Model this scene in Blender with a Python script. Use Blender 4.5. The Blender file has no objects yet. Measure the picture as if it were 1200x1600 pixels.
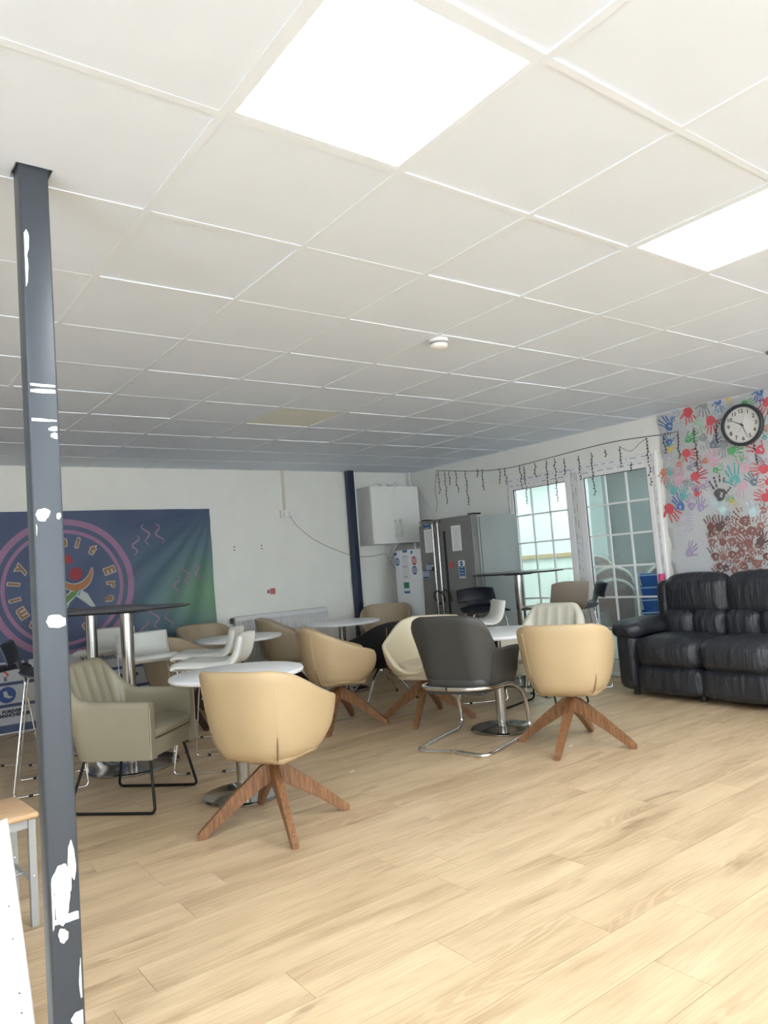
import bpy, bmesh, math, random
from mathutils import Vector, Matrix
random.seed(11)
S = bpy.context.scene
C = S.collection
PI = math.pi
R = math.radians

# ---------------------------------------------------------------- camera
F_PX, YAW, PITCH, ROLL, HC = 1140.085, -0.644815, 0.0735063, -0.0768297, 1.28
CEIL, WX, WY = 2.5076, 6.25, 7.66          # ceiling height, right wall plane, back wall plane
LX, RY = -2.9, -3.9                        # left wall, wall behind the camera
fw = Vector((-math.sin(YAW)*math.cos(PITCH), math.cos(YAW)*math.cos(PITCH), math.sin(PITCH)))
r0 = Vector((math.cos(YAW), math.sin(YAW), 0)); u0 = r0.cross(fw)
rt = math.cos(ROLL)*r0 + math.sin(ROLL)*u0
up = -math.sin(ROLL)*r0 + math.cos(ROLL)*u0
cam_d = bpy.data.cameras.new('camera'); cam = bpy.data.objects.new('camera', cam_d); C.objects.link(cam)
cam_d.sensor_fit = 'HORIZONTAL'; cam_d.sensor_width = 36; cam_d.lens = F_PX/1200*36; cam_d.clip_start = .05
cam.matrix_world = Matrix(((rt.x, up.x, -fw.x, 0), (rt.y, up.y, -fw.y, 0), (rt.z, up.z, -fw.z, HC), (0, 0, 0, 1)))
S.camera = cam
# ---------------------------------------------------------------- world, exposure
S.view_settings.view_transform = 'Standard'; S.view_settings.look = 'None'
S.view_settings.gamma = 1; S.view_settings.use_curve_mapping = False
S.view_settings.exposure = 0.74
w = bpy.data.worlds.new('overcast_sky'); S.world = w; w.use_nodes = True
w.node_tree.nodes['Background'].inputs[0].default_value = (.80, .90, 1, 1)
w.node_tree.nodes['Background'].inputs[1].default_value = 8.2
PANEL_POWER = 18.0      # emission of the ceiling light panels
NEXT_ROOM_POWER = 21.0  # emission of the panels in the room beyond the glazed doors

# ---------------------------------------------------------------- helpers
def ray(px, py): return fw + (px-600)/F_PX*rt - (py-800)/F_PX*up
def on_x(px, py, X): d = ray(px, py); t = X/d.x; return Vector((X, d.y*t, HC+d.z*t))
def on_y(px, py, Y): d = ray(px, py); t = Y/d.y; return Vector((d.x*t, Y, HC+d.z*t))
def on_z(px, py, Z): d = ray(px, py); t = (Z-HC)/d.z; return Vector((d.x*t, d.y*t, Z))

MATS = {}
def mat(name, col, rough=.5, metal=0, noise=0, nscale=8, bump=0, bscale=60, col2=None, spec=.5, stretch=None, coat=0, emit=0, bdist=.01):
    if name in MATS: return MATS[name]
    m = bpy.data.materials.new(name); m.use_nodes = True; nt = m.node_tree; b = nt.nodes['Principled BSDF']
    b.inputs['Base Color'].default_value = (*col, 1); b.inputs['Roughness'].default_value = rough
    b.inputs['Metallic'].default_value = metal; b.inputs['Specular IOR Level'].default_value = spec
    b.inputs['Coat Weight'].default_value = coat
    if emit:
        b.inputs['Emission Color'].default_value = (*col, 1); b.inputs['Emission Strength'].default_value = emit
    tc = nt.nodes.new('ShaderNodeTexCoord')
    src = tc.outputs['Object']
    if stretch:
        mp = nt.nodes.new('ShaderNodeMapping'); mp.inputs['Scale'].default_value = stretch
        nt.links.new(src, mp.inputs[0]); src = mp.outputs[0]
    if noise or col2:
        n = nt.nodes.new('ShaderNodeTexNoise'); n.inputs['Scale'].default_value = nscale; n.inputs['Detail'].default_value = 5
        nt.links.new(src, n.inputs['Vector'])
        cr = nt.nodes.new('ShaderNodeValToRGB')
        c2 = col2 or tuple(max(0, c*(1-noise)) for c in col)
        cr.color_ramp.elements[0].position = .32; cr.color_ramp.elements[1].position = .68
        cr.color_ramp.elements[0].color = (*c2, 1); cr.color_ramp.elements[1].color = (*col, 1)
        nt.links.new(n.outputs['Fac'], cr.inputs[0]); nt.links.new(cr.outputs[0], b.inputs['Base Color'])
    if bump:
        n2 = nt.nodes.new('ShaderNodeTexNoise'); n2.inputs['Scale'].default_value = bscale; n2.inputs['Detail'].default_value = 3
        nt.links.new(src, n2.inputs['Vector'])
        bp = nt.nodes.new('ShaderNodeBump'); bp.inputs['Strength'].default_value = bump; bp.inputs['Distance'].default_value = bdist
        nt.links.new(n2.outputs['Fac'], bp.inputs['Height']); nt.links.new(bp.outputs[0], b.inputs['Normal'])
    MATS[name] = m
    return m

def mesh_from(bm, name, m, smooth=None):
    me = bpy.data.meshes.new(name)
    bmesh.ops.recalc_face_normals(bm, faces=bm.faces)
    if smooth is not None:
        for f in bm.faces: f.smooth = True
        for e in bm.edges:
            if len(e.link_faces) == 2 and e.calc_face_angle(0) > R(smooth): e.smooth = False
    bm.to_mesh(me); bm.free()
    for x in (m if isinstance(m, (list, tuple)) else [m]): me.materials.append(x)
    return me
def link(name, me, parent=None, loc=None, rz=None):
    o = bpy.data.objects.new(name, me); C.objects.link(o)
    if parent: o.parent = parent
    if loc is not None: o.location = loc
    if rz is not None: o.rotation_euler = (0, 0, rz)
    return o
def obj(name, bm, m, parent=None, smooth=None, loc=None, rz=None):
    return link(name, mesh_from(bm, name, m, smooth), parent, loc, rz)
def tag(o, label=None, cat=None, group=None, kind=None):
    if label: o['label'] = label
    if cat: o['category'] = cat
    if group: o['group'] = group
    if kind: o['kind'] = kind
    return o
def thing(name, label, cat, loc=(0, 0, 0), rz=0, group=None):
    o = bpy.data.objects.new(name, None); C.objects.link(o); o.empty_display_size = .1
    o.location = loc; o.rotation_euler = (0, 0, rz)
    return tag(o, label, cat, group)
def dup(root, loc, rz, label, group=None):
    r = root.copy(); C.objects.link(r); r.location = loc; r.rotation_euler = (0, 0, rz); r['label'] = label
    if group: r['group'] = group
    for ch in list(root.children):
        c = ch.copy(); C.objects.link(c); c.parent = r
        for g in list(ch.children):
            d = g.copy(); C.objects.link(d); d.parent = c
    return r

def B(): return bmesh.new()
def box(bm, x0, x1, y0, y1, z0, z1, bevel=0, seg=2):
    r = bmesh.ops.create_cube(bm, size=1)
    for v in r['verts']:
        v.co = Vector(((x0+x1)/2+v.co.x*(x1-x0), (y0+y1)/2+v.co.y*(y1-y0), (z0+z1)/2+v.co.z*(z1-z0)))
    if bevel:
        es = list({e for v in r['verts'] for e in v.link_edges})
        bmesh.ops.bevel(bm, geom=es, offset=bevel, segments=seg, affect='EDGES', profile=.5)
    return bm
def bx(*a, **k): return box(B(), *a, **k)
def fillet(pts, r, n=5, closed=False):
    P = [Vector(p) for p in pts]; out = []
    N = len(P)
    for i, p in enumerate(P):
        if not closed and i in (0, N-1): out.append(p); continue
        a = P[(i-1) % N]-p; b = P[(i+1) % N]-p
        d = min(r, a.length*.49, b.length*.49)
        s, e = p+a.normalized()*d, p+b.normalized()*d
        for k in range(n+1):
            t = k/n; out.append((1-t)**2*s+2*t*(1-t)*p+t*t*e)
    return out
def tube(bm, pts, r, seg=8, closed=False, cap=True):
    P = [Vector(p) for p in pts]; N = len(P); rings = []
    rr = r if isinstance(r, (list, tuple)) else [r]*N
    nrm = None
    for i in range(N):
        if closed: t = P[(i+1) % N]-P[i-1]
        else: t = P[min(i+1, N-1)]-P[max(i-1, 0)]
        t.normalize()
        if nrm is None:
            a = Vector((0, 0, 1)) if abs(t.z) < .9 else Vector((1, 0, 0)); nrm = (a-t*a.dot(t)).normalized()
        else:
            nrm = (nrm-t*nrm.dot(t)).normalized()
        bn = t.cross(nrm)
        rings.append([bm.verts.new(P[i]+rr[i]*(math.cos(2*PI*k/seg)*nrm+math.sin(2*PI*k/seg)*bn)) for k in range(seg)])
    for i in range(N if closed else N-1):
        a, b = rings[i], rings[(i+1) % N]
        off = 0
        if closed and i == N-1:
            off = min(range(seg), key=lambda o: (a[0].co-b[o].co).length)
        for k in range(seg):
            bm.faces.new((a[k], a[(k+1) % seg], b[(k+1+off) % seg], b[(k+off) % seg]))
    if cap and not closed:
        bm.faces.new(rings[0][::-1]); bm.faces.new(rings[-1])
    return bm
def tb(*a, **k): return tube(B(), *a, **k)
def lathe(prof, seg=40, bm=None, cx=0, cy=0):
    bm = bm or B(); rings = []
    for r, z in prof:
        if r < 1e-5: rings.append([bm.verts.new((cx, cy, z))])
        else: rings.append([bm.verts.new((cx+r*math.cos(2*PI*k/seg), cy+r*math.sin(2*PI*k/seg), z)) for k in range(seg)])
    for a, b in zip(rings, rings[1:]):
        for k in range(seg):
            k2 = (k+1) % seg
            if len(a) == 1 and len(b) == 1: continue
            if len(a) == 1: bm.faces.new((a[0], b[k2], b[k]))
            elif len(b) == 1: bm.faces.new((a[k], a[k2], b[0]))
            else: bm.faces.new((a[k], a[k2], b[k2], b[k]))
    return bm
def pillow(cx, cy, cz, sx, sy, sz, r=.06, bulge=.03, cuts=9, bm=None):
    """soft rounded box, full sizes sx sy sz"""
    bm = bm or B()
    res = bmesh.ops.create_cube(bm, size=2)
    bmesh.ops.subdivide_edges(bm, edges=bm.edges[:], cuts=cuts, use_grid_fill=True)
    vs = list(bm.verts)
    h = Vector((sx/2, sy/2, sz/2))
    for v in vs:
        c = v.co.copy()
        p = Vector((c.x*h.x, c.y*h.y, c.z*h.z))
        q = Vector([max(-(h[i]-r), min(h[i]-r, p[i])) for i in range(3)])
        d = p-q
        if d.length > 1e-6: p = q+d.normalized()*r
        bx_, by_, bz_ = 1-c.x**2, 1-c.y**2, 1-c.z**2
        p += Vector((c.x*by_*bz_, c.y*bx_*bz_, c.z*bx_*by_))*bulge
        v.co = p+Vector((cx, cy, cz))
    return bm
def extrude_poly(pts2, t, bm=None, plane='xz'):
    """flat polygon in local XZ with thickness t along +Y"""
    bm = bm or B()
    a = [bm.verts.new((p[0], 0, p[1])) for p in pts2]; b = [bm.verts.new((p[0], t, p[1])) for p in pts2]
    bm.faces.new(a); bm.faces.new(b[::-1]); n = len(a)
    for i in range(n): bm.faces.new((a[i], b[i], b[(i+1) % n], a[(i+1) % n]))
    return bm
def shell(us, pos, top, bot, flare, thick, closed=False, nv=8, groove=None, floor_cap=False):
    """upholstered wall swept along a plan path: pos(u)->(point, outward normal); flare(u,z)=outward offset"""
    bm = B(); rings = []
    for u in us:
        p, n = pos(u); zt, zb, th = top(u), bot(u), thick(u)
        ring = []
        rad = th/2
        zs = [zb+(zt-rad-zb)*k/nv for k in range(nv+1)]
        for z in zs: ring.append((flare(u, z), z))
        f = flare(u, zt)
        fr = flare(u, zt-rad)
        for k in range(1, 6):
            a = PI*k/6; ring.append((fr-rad+rad*math.cos(a), zt-rad+rad*math.sin(a)))
        for z in reversed(zs):
            g = groove(u, (z-zb)/(zt-zb)) if groove else 0
            ring.append((flare(u, z)-th+g, z))
        rings.append([bm.verts.new((p[0]+n[0]*o, p[1]+n[1]*o, z)) for o, z in ring])
    N = len(rings); M = len(rings[0])
    for i in range(N if closed else N-1):
        a, b = rings[i], rings[(i+1) % N]
        for k in range(M if not floor_cap else M-1): bm.faces.new((a[k], a[(k+1) % M], b[(k+1) % M], b[k]))
    if floor_cap: bm.faces.new([r[0] for r in rings])
    if not closed: bm.faces.new(rings[0][::-1]); bm.faces.new(rings[-1])
    return bm
def sm(a, b, x):
    t = max(0, min(1, (x-a)/(b-a))); return t*t*(3-2*t)
def lerp_tab(tab, x):
    if x <= tab[0][0]: return tab[0][1]
    for (a, va), (b, vb) in zip(tab, tab[1:]):
        if x <= b: return va+(vb-va)*(x-a)/(b-a)
    return tab[-1][1]
def ribbon(profile, width, th, bm=None, nx=8, curve=None):
    """sheet swept across x: profile = [(y,z)], width(t) full width, curve(t, s)=extra forward offset for a dished back"""
    bm = bm or B(); P = [Vector((0, y, z)) for y, z in profile]; N = len(P); cum = [0]
    for a, b in zip(P, P[1:]): cum.append(cum[-1]+(b-a).length)
    top, low = [], []
    for i, p in enumerate(P):
        t = cum[i]/cum[-1]; d = (P[min(i+1, N-1)]-P[max(i-1, 0)]).normalized(); n = Vector((0, -d.z, d.y))
        wd = width(t)/2
        hh = th/2*(1 if 0 < i < N-1 else .35)
        ra, rb = [], []
        for k in range(nx+1):
            s = -1+2*k/nx; e = hh*(1 if abs(s) < .99 else .3)
            off = n*(curve(t, s) if curve else 0)
            ra.append(bm.verts.new(p+Vector((s*wd, 0, 0))+off+n*e)); rb.append(bm.verts.new(p+Vector((s*wd, 0, 0))+off-n*e))
        top.append(ra); low.append(rb)
    for i in range(N-1):
        for k in range(nx):
            bm.faces.new((top[i][k], top[i][k+1], top[i+1][k+1], top[i+1][k]))
            bm.faces.new((low[i][k], low[i+1][k], low[i+1][k+1], low[i][k+1]))
        bm.faces.new((top[i][0], top[i+1][0], low[i+1][0], low[i][0])); bm.faces.new((top[i][nx], low[i][nx], low[i+1][nx], top[i+1][nx]))
    for k in range(nx):
        bm.faces.new((top[0][k], low[0][k], low[0][k+1], top[0][k+1])); bm.faces.new((top[-1][k], top[-1][k+1], low[-1][k+1], low[-1][k]))
    return bm
def smooth_line(pts, n=6):
    """catmull-rom through 2d or 3d points"""
    P = [Vector(p) for p in pts]; out = []
    for i in range(len(P)-1):
        p0, p1, p2, p3 = P[max(i-1, 0)], P[i], P[i+1], P[min(i+2, len(P)-1)]
        for k in range(n):
            t = k/n
            out.append(.5*((2*p1)+(p2-p0)*t+(2*p0-5*p1+4*p2-p3)*t*t+(3*p1-p0-3*p2+p3)*t**3))
    out.append(P[-1]); return out
def text_mesh(s, size, bold=0):
    cu = bpy.data.curves.new('lettering', 'FONT'); cu.body = s; cu.size = size; cu.align_x = 'CENTER'; cu.align_y = 'CENTER'; cu.offset = bold
    cu.resolution_u = 3
    o = bpy.data.objects.new('lettering', cu); C.objects.link(o)
    bpy.context.view_layer.update()
    me = bpy.data.meshes.new_from_object(o.evaluated_get(bpy.context.evaluated_depsgraph_get()))
    bpy.data.objects.remove(o); bpy.data.curves.remove(cu)
    return me
def text_verts(s, size, bold=0):
    me = text_mesh(s, size, bold); r = ([v.co.copy() for v in me.vertices], [list(p.vertices) for p in me.polygons])
    bpy.data.meshes.remove(me); return r
def add_text(bm, s, size, fn, bold=0):
    vs, fs = text_verts(s, size, bold); nv = [bm.verts.new(fn(v.x, v.y)) for v in vs]
    for f in fs:
        try: bm.faces.new([nv[i] for i in f])
        except ValueError: pass

# ---------------------------------------------------------------- materials
def wood_floor():
    m = bpy.data.materials.new('pale_oak_laminate'); m.use_nodes = True; nt = m.node_tree; L = nt.links; b = nt.nodes['Principled BSDF']
    tc = nt.nodes.new('ShaderNodeTexCoord'); oi = nt.nodes.new('ShaderNodeObjectInfo')
    sc = nt.nodes.new('ShaderNodeVectorMath'); sc.operation = 'SCALE'; sc.inputs[0].default_value = (37, 91, 13); L.new(oi.outputs['Random'], sc.inputs['Scale'])
    ad = nt.nodes.new('ShaderNodeVectorMath'); ad.operation = 'ADD'; L.new(tc.outputs['Object'], ad.inputs[0]); L.new(sc.outputs[0], ad.inputs[1])
    def noise(scale, s, detail=6, dist=0, rough=.55):
        mp = nt.nodes.new('ShaderNodeMapping'); mp.inputs['Scale'].default_value = scale; L.new(ad.outputs[0], mp.inputs[0])
        n = nt.nodes.new('ShaderNodeTexNoise'); n.inputs['Scale'].default_value = s; n.inputs['Detail'].default_value = detail
        n.inputs['Distortion'].default_value = dist; n.inputs['Roughness'].default_value = rough
        L.new(mp.outputs[0], n.inputs['Vector']); return n
    def ramp(src, stops):
        r = nt.nodes.new('ShaderNodeValToRGB'); e = r.color_ramp.elements
        while len(e) < len(stops): e.new(.5)
        for x, (p, c) in zip(e, stops): x.position = p; x.color = (*c, 1)
        L.new(src, r.inputs[0]); return r
    def mix(a, bb, fac, mode='MULTIPLY'):
        x = nt.nodes.new('ShaderNodeMix'); x.data_type = 'RGBA'; x.blend_type = mode
        if isinstance(fac, float): x.inputs[0].default_value = fac
        else: L.new(fac, x.inputs[0])
        L.new(a, x.inputs[6]); L.new(bb, x.inputs[7]); return x.outputs[2]
    base = ramp(noise((.9, 5, 1), 1.6, 4).outputs['Fac'], [(.28, (.46, .335, .205)), (.48, (.60, .455, .285)), (.7, (.68, .53, .345))])
    fine = ramp(noise((2.2, 75, 1), 2.2, 5).outputs['Fac'], [(.25, (.72, .69, .65)), (.6, (1, 1, 1))])
    c1 = mix(base.outputs[0], fine.outputs[0], .75)
    # cathedral figure: contour lines of a stretched field
    n3 = noise((1.1, 7.5, 1), 1.0, 1, .2)
    mul = nt.nodes.new('ShaderNodeMath'); mul.operation = 'MULTIPLY'; mul.inputs[1].default_value = 95; L.new(n3.outputs['Fac'], mul.inputs[0])
    sn = nt.nodes.new('ShaderNodeMath'); sn.operation = 'SINE'; L.new(mul.outputs[0], sn.inputs[0])
    fig = ramp(sn.outputs[0], [(.0, (.80, .77, .73)), (.75, (1, 1, 1))])
    msk = ramp(noise((.8, 4, 1), 1.3, 2).outputs['Fac'], [(.50, (0, 0, 0)), (.64, (.75, .75, .75))])
    c2 = mix(c1, fig.outputs[0], msk.outputs[0])
    knots = ramp(noise((1.3, 6.0, 1), 1.5, 3, .4).outputs['Fac'], [(.22, (.48, .43, .40)), (.36, (1, 1, 1))])
    c3 = mix(c2, knots.outputs[0], .9)
    pr_ = ramp(oi.outputs['Random'], [(0, (.95, .945, .94)), (1, (1.0, 1.0, 1.0))])
    c4 = mix(c3, pr_.outputs[0], 1.0)
    L.new(c4, b.inputs['Base Color']); b.inputs['Roughness'].default_value = .42; b.inputs['Specular IOR Level'].default_value = .35
    bp = nt.nodes.new('ShaderNodeBump'); bp.inputs['Strength'].default_value = .12; bp.inputs['Distance'].default_value = .002
    L.new(fine.outputs[0], bp.inputs['Height']); L.new(bp.outputs[0], b.inputs['Normal'])
    return m
M_FLOOR = wood_floor()
M_GAP = mat('dark_joint', (.16, .11, .07), .9)
M_WALL = mat('white_wall_paint', (.87, .865, .80), .75, noise=.04, nscale=3, bump=.06, bscale=90)
M_WALLR = mat('white_wall_paint_side', (.88, .875, .83), .75, noise=.04, nscale=3, bump=.06, bscale=90)
M_TILE = mat('ceiling_tile_vinyl', (.77, .84, .95), .55, noise=.02, nscale=4)
M_TILEY = mat('ceiling_tile_yellowed', (.82, .83, .76), .55, noise=.02, nscale=4)
M_GRID = mat('ceiling_grid_white', (.765, .825, .905), .6)
M_STEEL = None
M_WHITE = mat('white_laminate', (.86, .86, .85), .35)
M_CAB = mat('cabinet_white', (.90, .895, .85), .4)
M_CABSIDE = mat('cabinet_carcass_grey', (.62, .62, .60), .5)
M_UPVC = mat('white_upvc', (.84, .84, .84), .3)
M_CHROME = mat('polished_chrome', (.78, .78, .78), .12, 1)
M_BRUSH = mat('brushed_steel', (.46, .45, .43), .24, 1)
M_BASE = mat('steel_base_disc', (.42, .41, .40), .13, 1)
M_TUB = mat('beige_leatherette', (.50, .372, .212), .45, noise=.06, nscale=5, bump=.05, bscale=220)
M_TUBD = mat('shaded_beige_leatherette', (.40, .315, .21), .5, noise=.06, nscale=5, bump=.05, bscale=220)  # beige leatherette darkened for chairs in the shade at the back
M_TUBC = mat('cream_leatherette_tub', (.74, .66, .48), .45, noise=.05, nscale=5, bump=.05, bscale=220)
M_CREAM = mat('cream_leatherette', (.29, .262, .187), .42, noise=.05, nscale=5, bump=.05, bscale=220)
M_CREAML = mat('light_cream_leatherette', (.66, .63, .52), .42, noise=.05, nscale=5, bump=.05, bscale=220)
M_PIPE = mat('beige_piping', (.60, .46, .29), .5)
M_SEAM = mat('dark_seam', (.22, .15, .09), .7)
M_GREYL = mat('charcoal_leather', (.055, .055, .052), .42, noise=.1, nscale=6, bump=.06, bscale=260)
M_BLACK = mat('black_fabric', (.006, .006, .007), .8)
M_BLKMET = mat('black_metal', (.006, .006, .006), .5, spec=.3)
M_NAVYP = mat('black_stool_plastic', (.010, .012, .020), .45)
M_WSEAT = mat('white_leatherette', (.76, .76, .71), .42, noise=.03, nscale=6, bump=.04, bscale=220)
M_TAUPE = mat('taupe_shell', (.165, .138, .105), .5)
M_SOFA = mat('black_leather', (.022, .024, .030), .45, noise=.2, nscale=5, bump=1, bscale=11, spec=.5, stretch=(.7, 1.7, .45), bdist=.024)
M_FRIDGE = mat('graphite_steel', (.215, .215, .21), .5, .2, noise=.08, nscale=4)
M_FRSIDE = mat('grey_fridge_side', (.33, .36, .35), .45, noise=.10, nscale=2.5)
M_FREEZ = mat('white_enamel', (.80, .82, .85), .3)
M_PAPER = mat('white_paper', (.82, .82, .84), .8)
M_INK = mat('grey_print', (.50, .50, .52), .8)
M_BLUE = mat('blue_sticker', (.03, .11, .30), .5)
M_RED = mat('red_sticker', (.50, .06, .06), .5)
M_GREEN = mat('green_sticker', (.03, .20, .10), .5)
M_DARK = mat('dark_plastic', (.02, .02, .02), .4)
M_RUBBER = mat('black_rubber', (.012, .012, .012), .7)
M_CABLE = mat('grey_cable', (.55, .55, .52), .5)
M_WIRE = mat('dark_fairy_wire', (.02, .02, .025), .5)
M_CREAMP = mat('cream_plastic', (.74, .70, .58), .45)
M_RAD = mat('radiator_enamel', (.78, .78, .77), .35)
M_NAVYPOST = mat('navy_post_paint', (.018, .030, .062), .4)

def walnut():
    m = mat('walnut_leg', (.29, .140, .058), .4, col2=(.125, .052, .022), nscale=9, stretch=(14, 14, 1.2)); return m
M_WALNUT = walnut()
def post_mat():
    m = mat('slate_post_paint', (.046, .055, .068), .42, noise=.12, nscale=3, bump=.05, bscale=40); return m
M_STEEL = post_mat()
def glass_mat(name, tint=(.86, .94, .93)):
    m = bpy.data.materials.new(name); m.use_nodes = True; nt = m.node_tree; nt.nodes.remove(nt.nodes['Principled BSDF'])
    out = nt.nodes['Material Output']; t = nt.nodes.new('ShaderNodeBsdfTransparent'); t.inputs[0].default_value = (*tint, 1)
    g = nt.nodes.new('ShaderNodeBsdfGlossy'); g.inputs['Roughness'].default_value = .01
    lw = nt.nodes.new('ShaderNodeLayerWeight'); pw = nt.nodes.new('ShaderNodeMath'); pw.operation = 'POWER'; pw.inputs[1].default_value = 5
    fr = nt.nodes.new('ShaderNodeMath'); fr.operation = 'MULTIPLY_ADD'; fr.inputs[1].default_value = .93; fr.inputs[2].default_value = .05; mx = nt.nodes.new('ShaderNodeMixShader')
    nt.links.new(lw.outputs['Facing'], pw.inputs[0]); nt.links.new(pw.outputs[0], fr.inputs[0])
    nt.links.new(fr.outputs[0], mx.inputs[0]); nt.links.new(t.outputs[0], mx.inputs[1]); nt.links.new(g.outputs[0], mx.inputs[2]); nt.links.new(mx.outputs[0], out.inputs[0])
    return m
M_GLASS = glass_mat('double_glazing')
M_PLASTIC = None
def film():
    m = bpy.data.materials.new('clear_plastic_wrap'); m.use_nodes = True; nt = m.node_tree; b = nt.nodes['Principled BSDF']
    b.inputs['Base Color'].default_value = (.85, .85, .84, 1); b.inputs['Roughness'].default_value = .25
    n = nt.nodes.new('ShaderNodeTexNoise'); n.inputs['Scale'].default_value = 4; n.inputs['Detail'].default_value = 4; n.inputs['Distortion'].default_value = .8
    tc = nt.nodes.new('ShaderNodeTexCoord'); nt.links.new(tc.outputs['Object'], n.inputs['Vector'])
    r = nt.nodes.new('ShaderNodeMapRange'); r.inputs[1].default_value = .35; r.inputs[2].default_value = .75; r.inputs[3].default_value = .07; r.inputs[4].default_value = .42
    nt.links.new(n.outputs['Fac'], r.inputs[0]); nt.links.new(r.outputs[0], b.inputs['Alpha'])
    bp = nt.nodes.new('ShaderNodeBump'); bp.inputs['Strength'].default_value = .5; bp.inputs['Distance'].default_value = .02
    nt.links.new(n.outputs['Fac'], bp.inputs['Height']); nt.links.new(bp.outputs[0], b.inputs['Normal'])
    return m
M_PLASTIC = film()

# ================================================================ THE ROOM
# floor slab and planks
fl = tag(obj('floor', bx(LX-.1, WX+.1, RY-.1, WY+.1, -.12, -.012), M_GAP), 'pale oak laminate plank floor', kind='structure')
PW, PL, PY0 = .193, 1.29, 1.255
def plank_mesh(L, Wd):
    bm = bx(.0007, L-.0007, .0007, Wd-.0007, -.012, 0)
    return mesh_from(bm, 'plank', M_FLOOR)
joint = {0: 2.0, 1: 2.375, 2: 2.05, 3: 1.60, 4: 1.13, 6: .78, 8: 1.07, 10: 1.08}
full = plank_mesh(PL, PW)
rest = B()
row0 = math.floor((RY-PY0)/PW)
cache = {}
for r in range(row0, math.ceil((WY-PY0)/PW)):
    y0 = max(PY0+r*PW, RY); y1 = min(PY0+(r+1)*PW, WY)
    if y1-y0 < .01: continue
    j = joint.get(r, random.uniform(0, PL)); x = j-PL*math.ceil((j-LX)/PL)
    while x < WX:
        xa, xb = max(x, LX), min(x+PL, WX)
        seen = y0 > .85 and xb > .15 and xa < 6.25 and (xa*-.8+y0*.6) < 5.2
        if xb-xa > .01:
            if seen:
                key = (round(xb-xa, 3), round(y1-y0, 3))
                if key == (PL, PW): me = full
                else: me = cache.setdefault(key, plank_mesh(xb-xa, y1-y0))
                link('plank', me, fl, (xa, y0, 0))
            else:
                box(rest, xa+.0009, xb-.0009, y0+.0009, y1-.0009, -.012, 0)
        x += PL
tag(obj('outlying_planks', rest, M_FLOOR, fl), kind='stuff')

# ceiling slab, grid runners, tiles
ce = tag(obj('ceiling', bx(LX-.1, WX+.1, RY-.1, WY+.1, CEIL+.03, CEIL+.12), M_TILE), 'suspended ceiling of white vinyl tiles in a white grid', kind='structure')
GX, GY, G = .836, 1.694, .6
panels = [(0, -1), (3, -1), (6, -1), (-3, -1), (0, -5), (3, -5), (6, -5), (-3, -5)]
def tile_mesh(x0, x1, y0, y1, m): return mesh_from(bx(x0, x1, y0, y1, .0022, .016), 'ceiling_tile', m)
tfull = tile_mesh(.012, .588, .012, .588, M_TILE); tyel = tile_mesh(.012, .588, .012, .588, M_TILEY)
ai = range(math.floor((LX-GX)/G), math.ceil((WX-GX)/G)); bi = range(math.floor((RY-GY)/G), math.ceil((WY-GY)/G))
restc = B()
for a in ai:
    for b in bi:
        if (a, b) in panels: continue
        x, y = GX+a*G, GY+b*G
        cut = x < LX or x+G > WX or y < RY or y+G > WY
        cx, cy = x+.3, y+.3
        seen = cy > .6 and cx > .1 and (cy*.6-cx*.8) < 3.9 and cx < 5.95
        if (a, b) == (-1, 0):    # tile pierced by the painted steel post
            hb = B()
            px0, px1, py0, py1 = .425-x, .525-x, 2.185-y, 2.278-y
            for q in ((.012, px0, .012, .588), (px1, .588, .012, .588), (px0, px1, .012, py0), (px0, px1, py1, .588)): box(hb, *q, .003, .016)
            link('ceiling_tile', mesh_from(hb, 'ceiling_tile', M_TILE), ce, (x, y, CEIL)); continue
        if cut:
            xa, xb, ya, yb = max(x, LX)-x, min(x+G, WX)-x, max(y, RY)-y, min(y+G, WY)-y
            if xb-xa < .05 or yb-ya < .05: continue
            if seen: link('ceiling_tile', tile_mesh(xa+.012, xb-.004, ya+.012, yb-.004, M_TILE), ce, (x, y, CEIL))
            else: box(restc, x+xa, x+xb, y+ya, y+yb, CEIL+.003, CEIL+.016)
        elif seen:
            o = link('ceiling_tile', tyel if (a, b) == (3, 5) else tfull, ce, (x, y, CEIL+random.choice((0, 0, 0, .0015, .003))))
            o.rotation_euler = (random.uniform(-.002, .002), random.uniform(-.002, .002), 0)
        else: box(restc, x+.012, x+.588, y+.012, y+.588, CEIL+.003, CEIL+.016)
tag(obj('outlying_tiles', restc, M_TILE, ce), kind='stuff')
for a in ai:
    x = GX+a*G
    if LX < x < WX: obj('grid_runner', bx(x-.012, x+.012, RY, WY, CEIL-.0005, CEIL+.02), M_GRID, ce)
for b in bi:
    y = GY+b*G
    if RY < y < WY:
        for a in ai:
            x = GX+a*G
            if x+.3 < LX or x > WX-.05: continue
            if y > .4 and x > -.7: obj('grid_cross_tee', bx(x+.0125, min(x+.5875, WX), y-.012, y+.012, CEIL-.0002, CEIL+.02), M_GRID, ce)
cross = B()
for b in bi:
    y = GY+b*G
    if not RY < y < WY: continue
    for a in ai:
        x = GX+a*G
        if x+.3 < LX or x > WX-.05 or (y > .4 and x > -.7): continue
        box(cross, max(x+.0125, LX), min(x+.5875, WX), y-.012, y+.012, CEIL-.0002, CEIL+.02)
tag(obj('outlying_cross_tees', cross, M_GRID, ce), kind='stuff')

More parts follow.
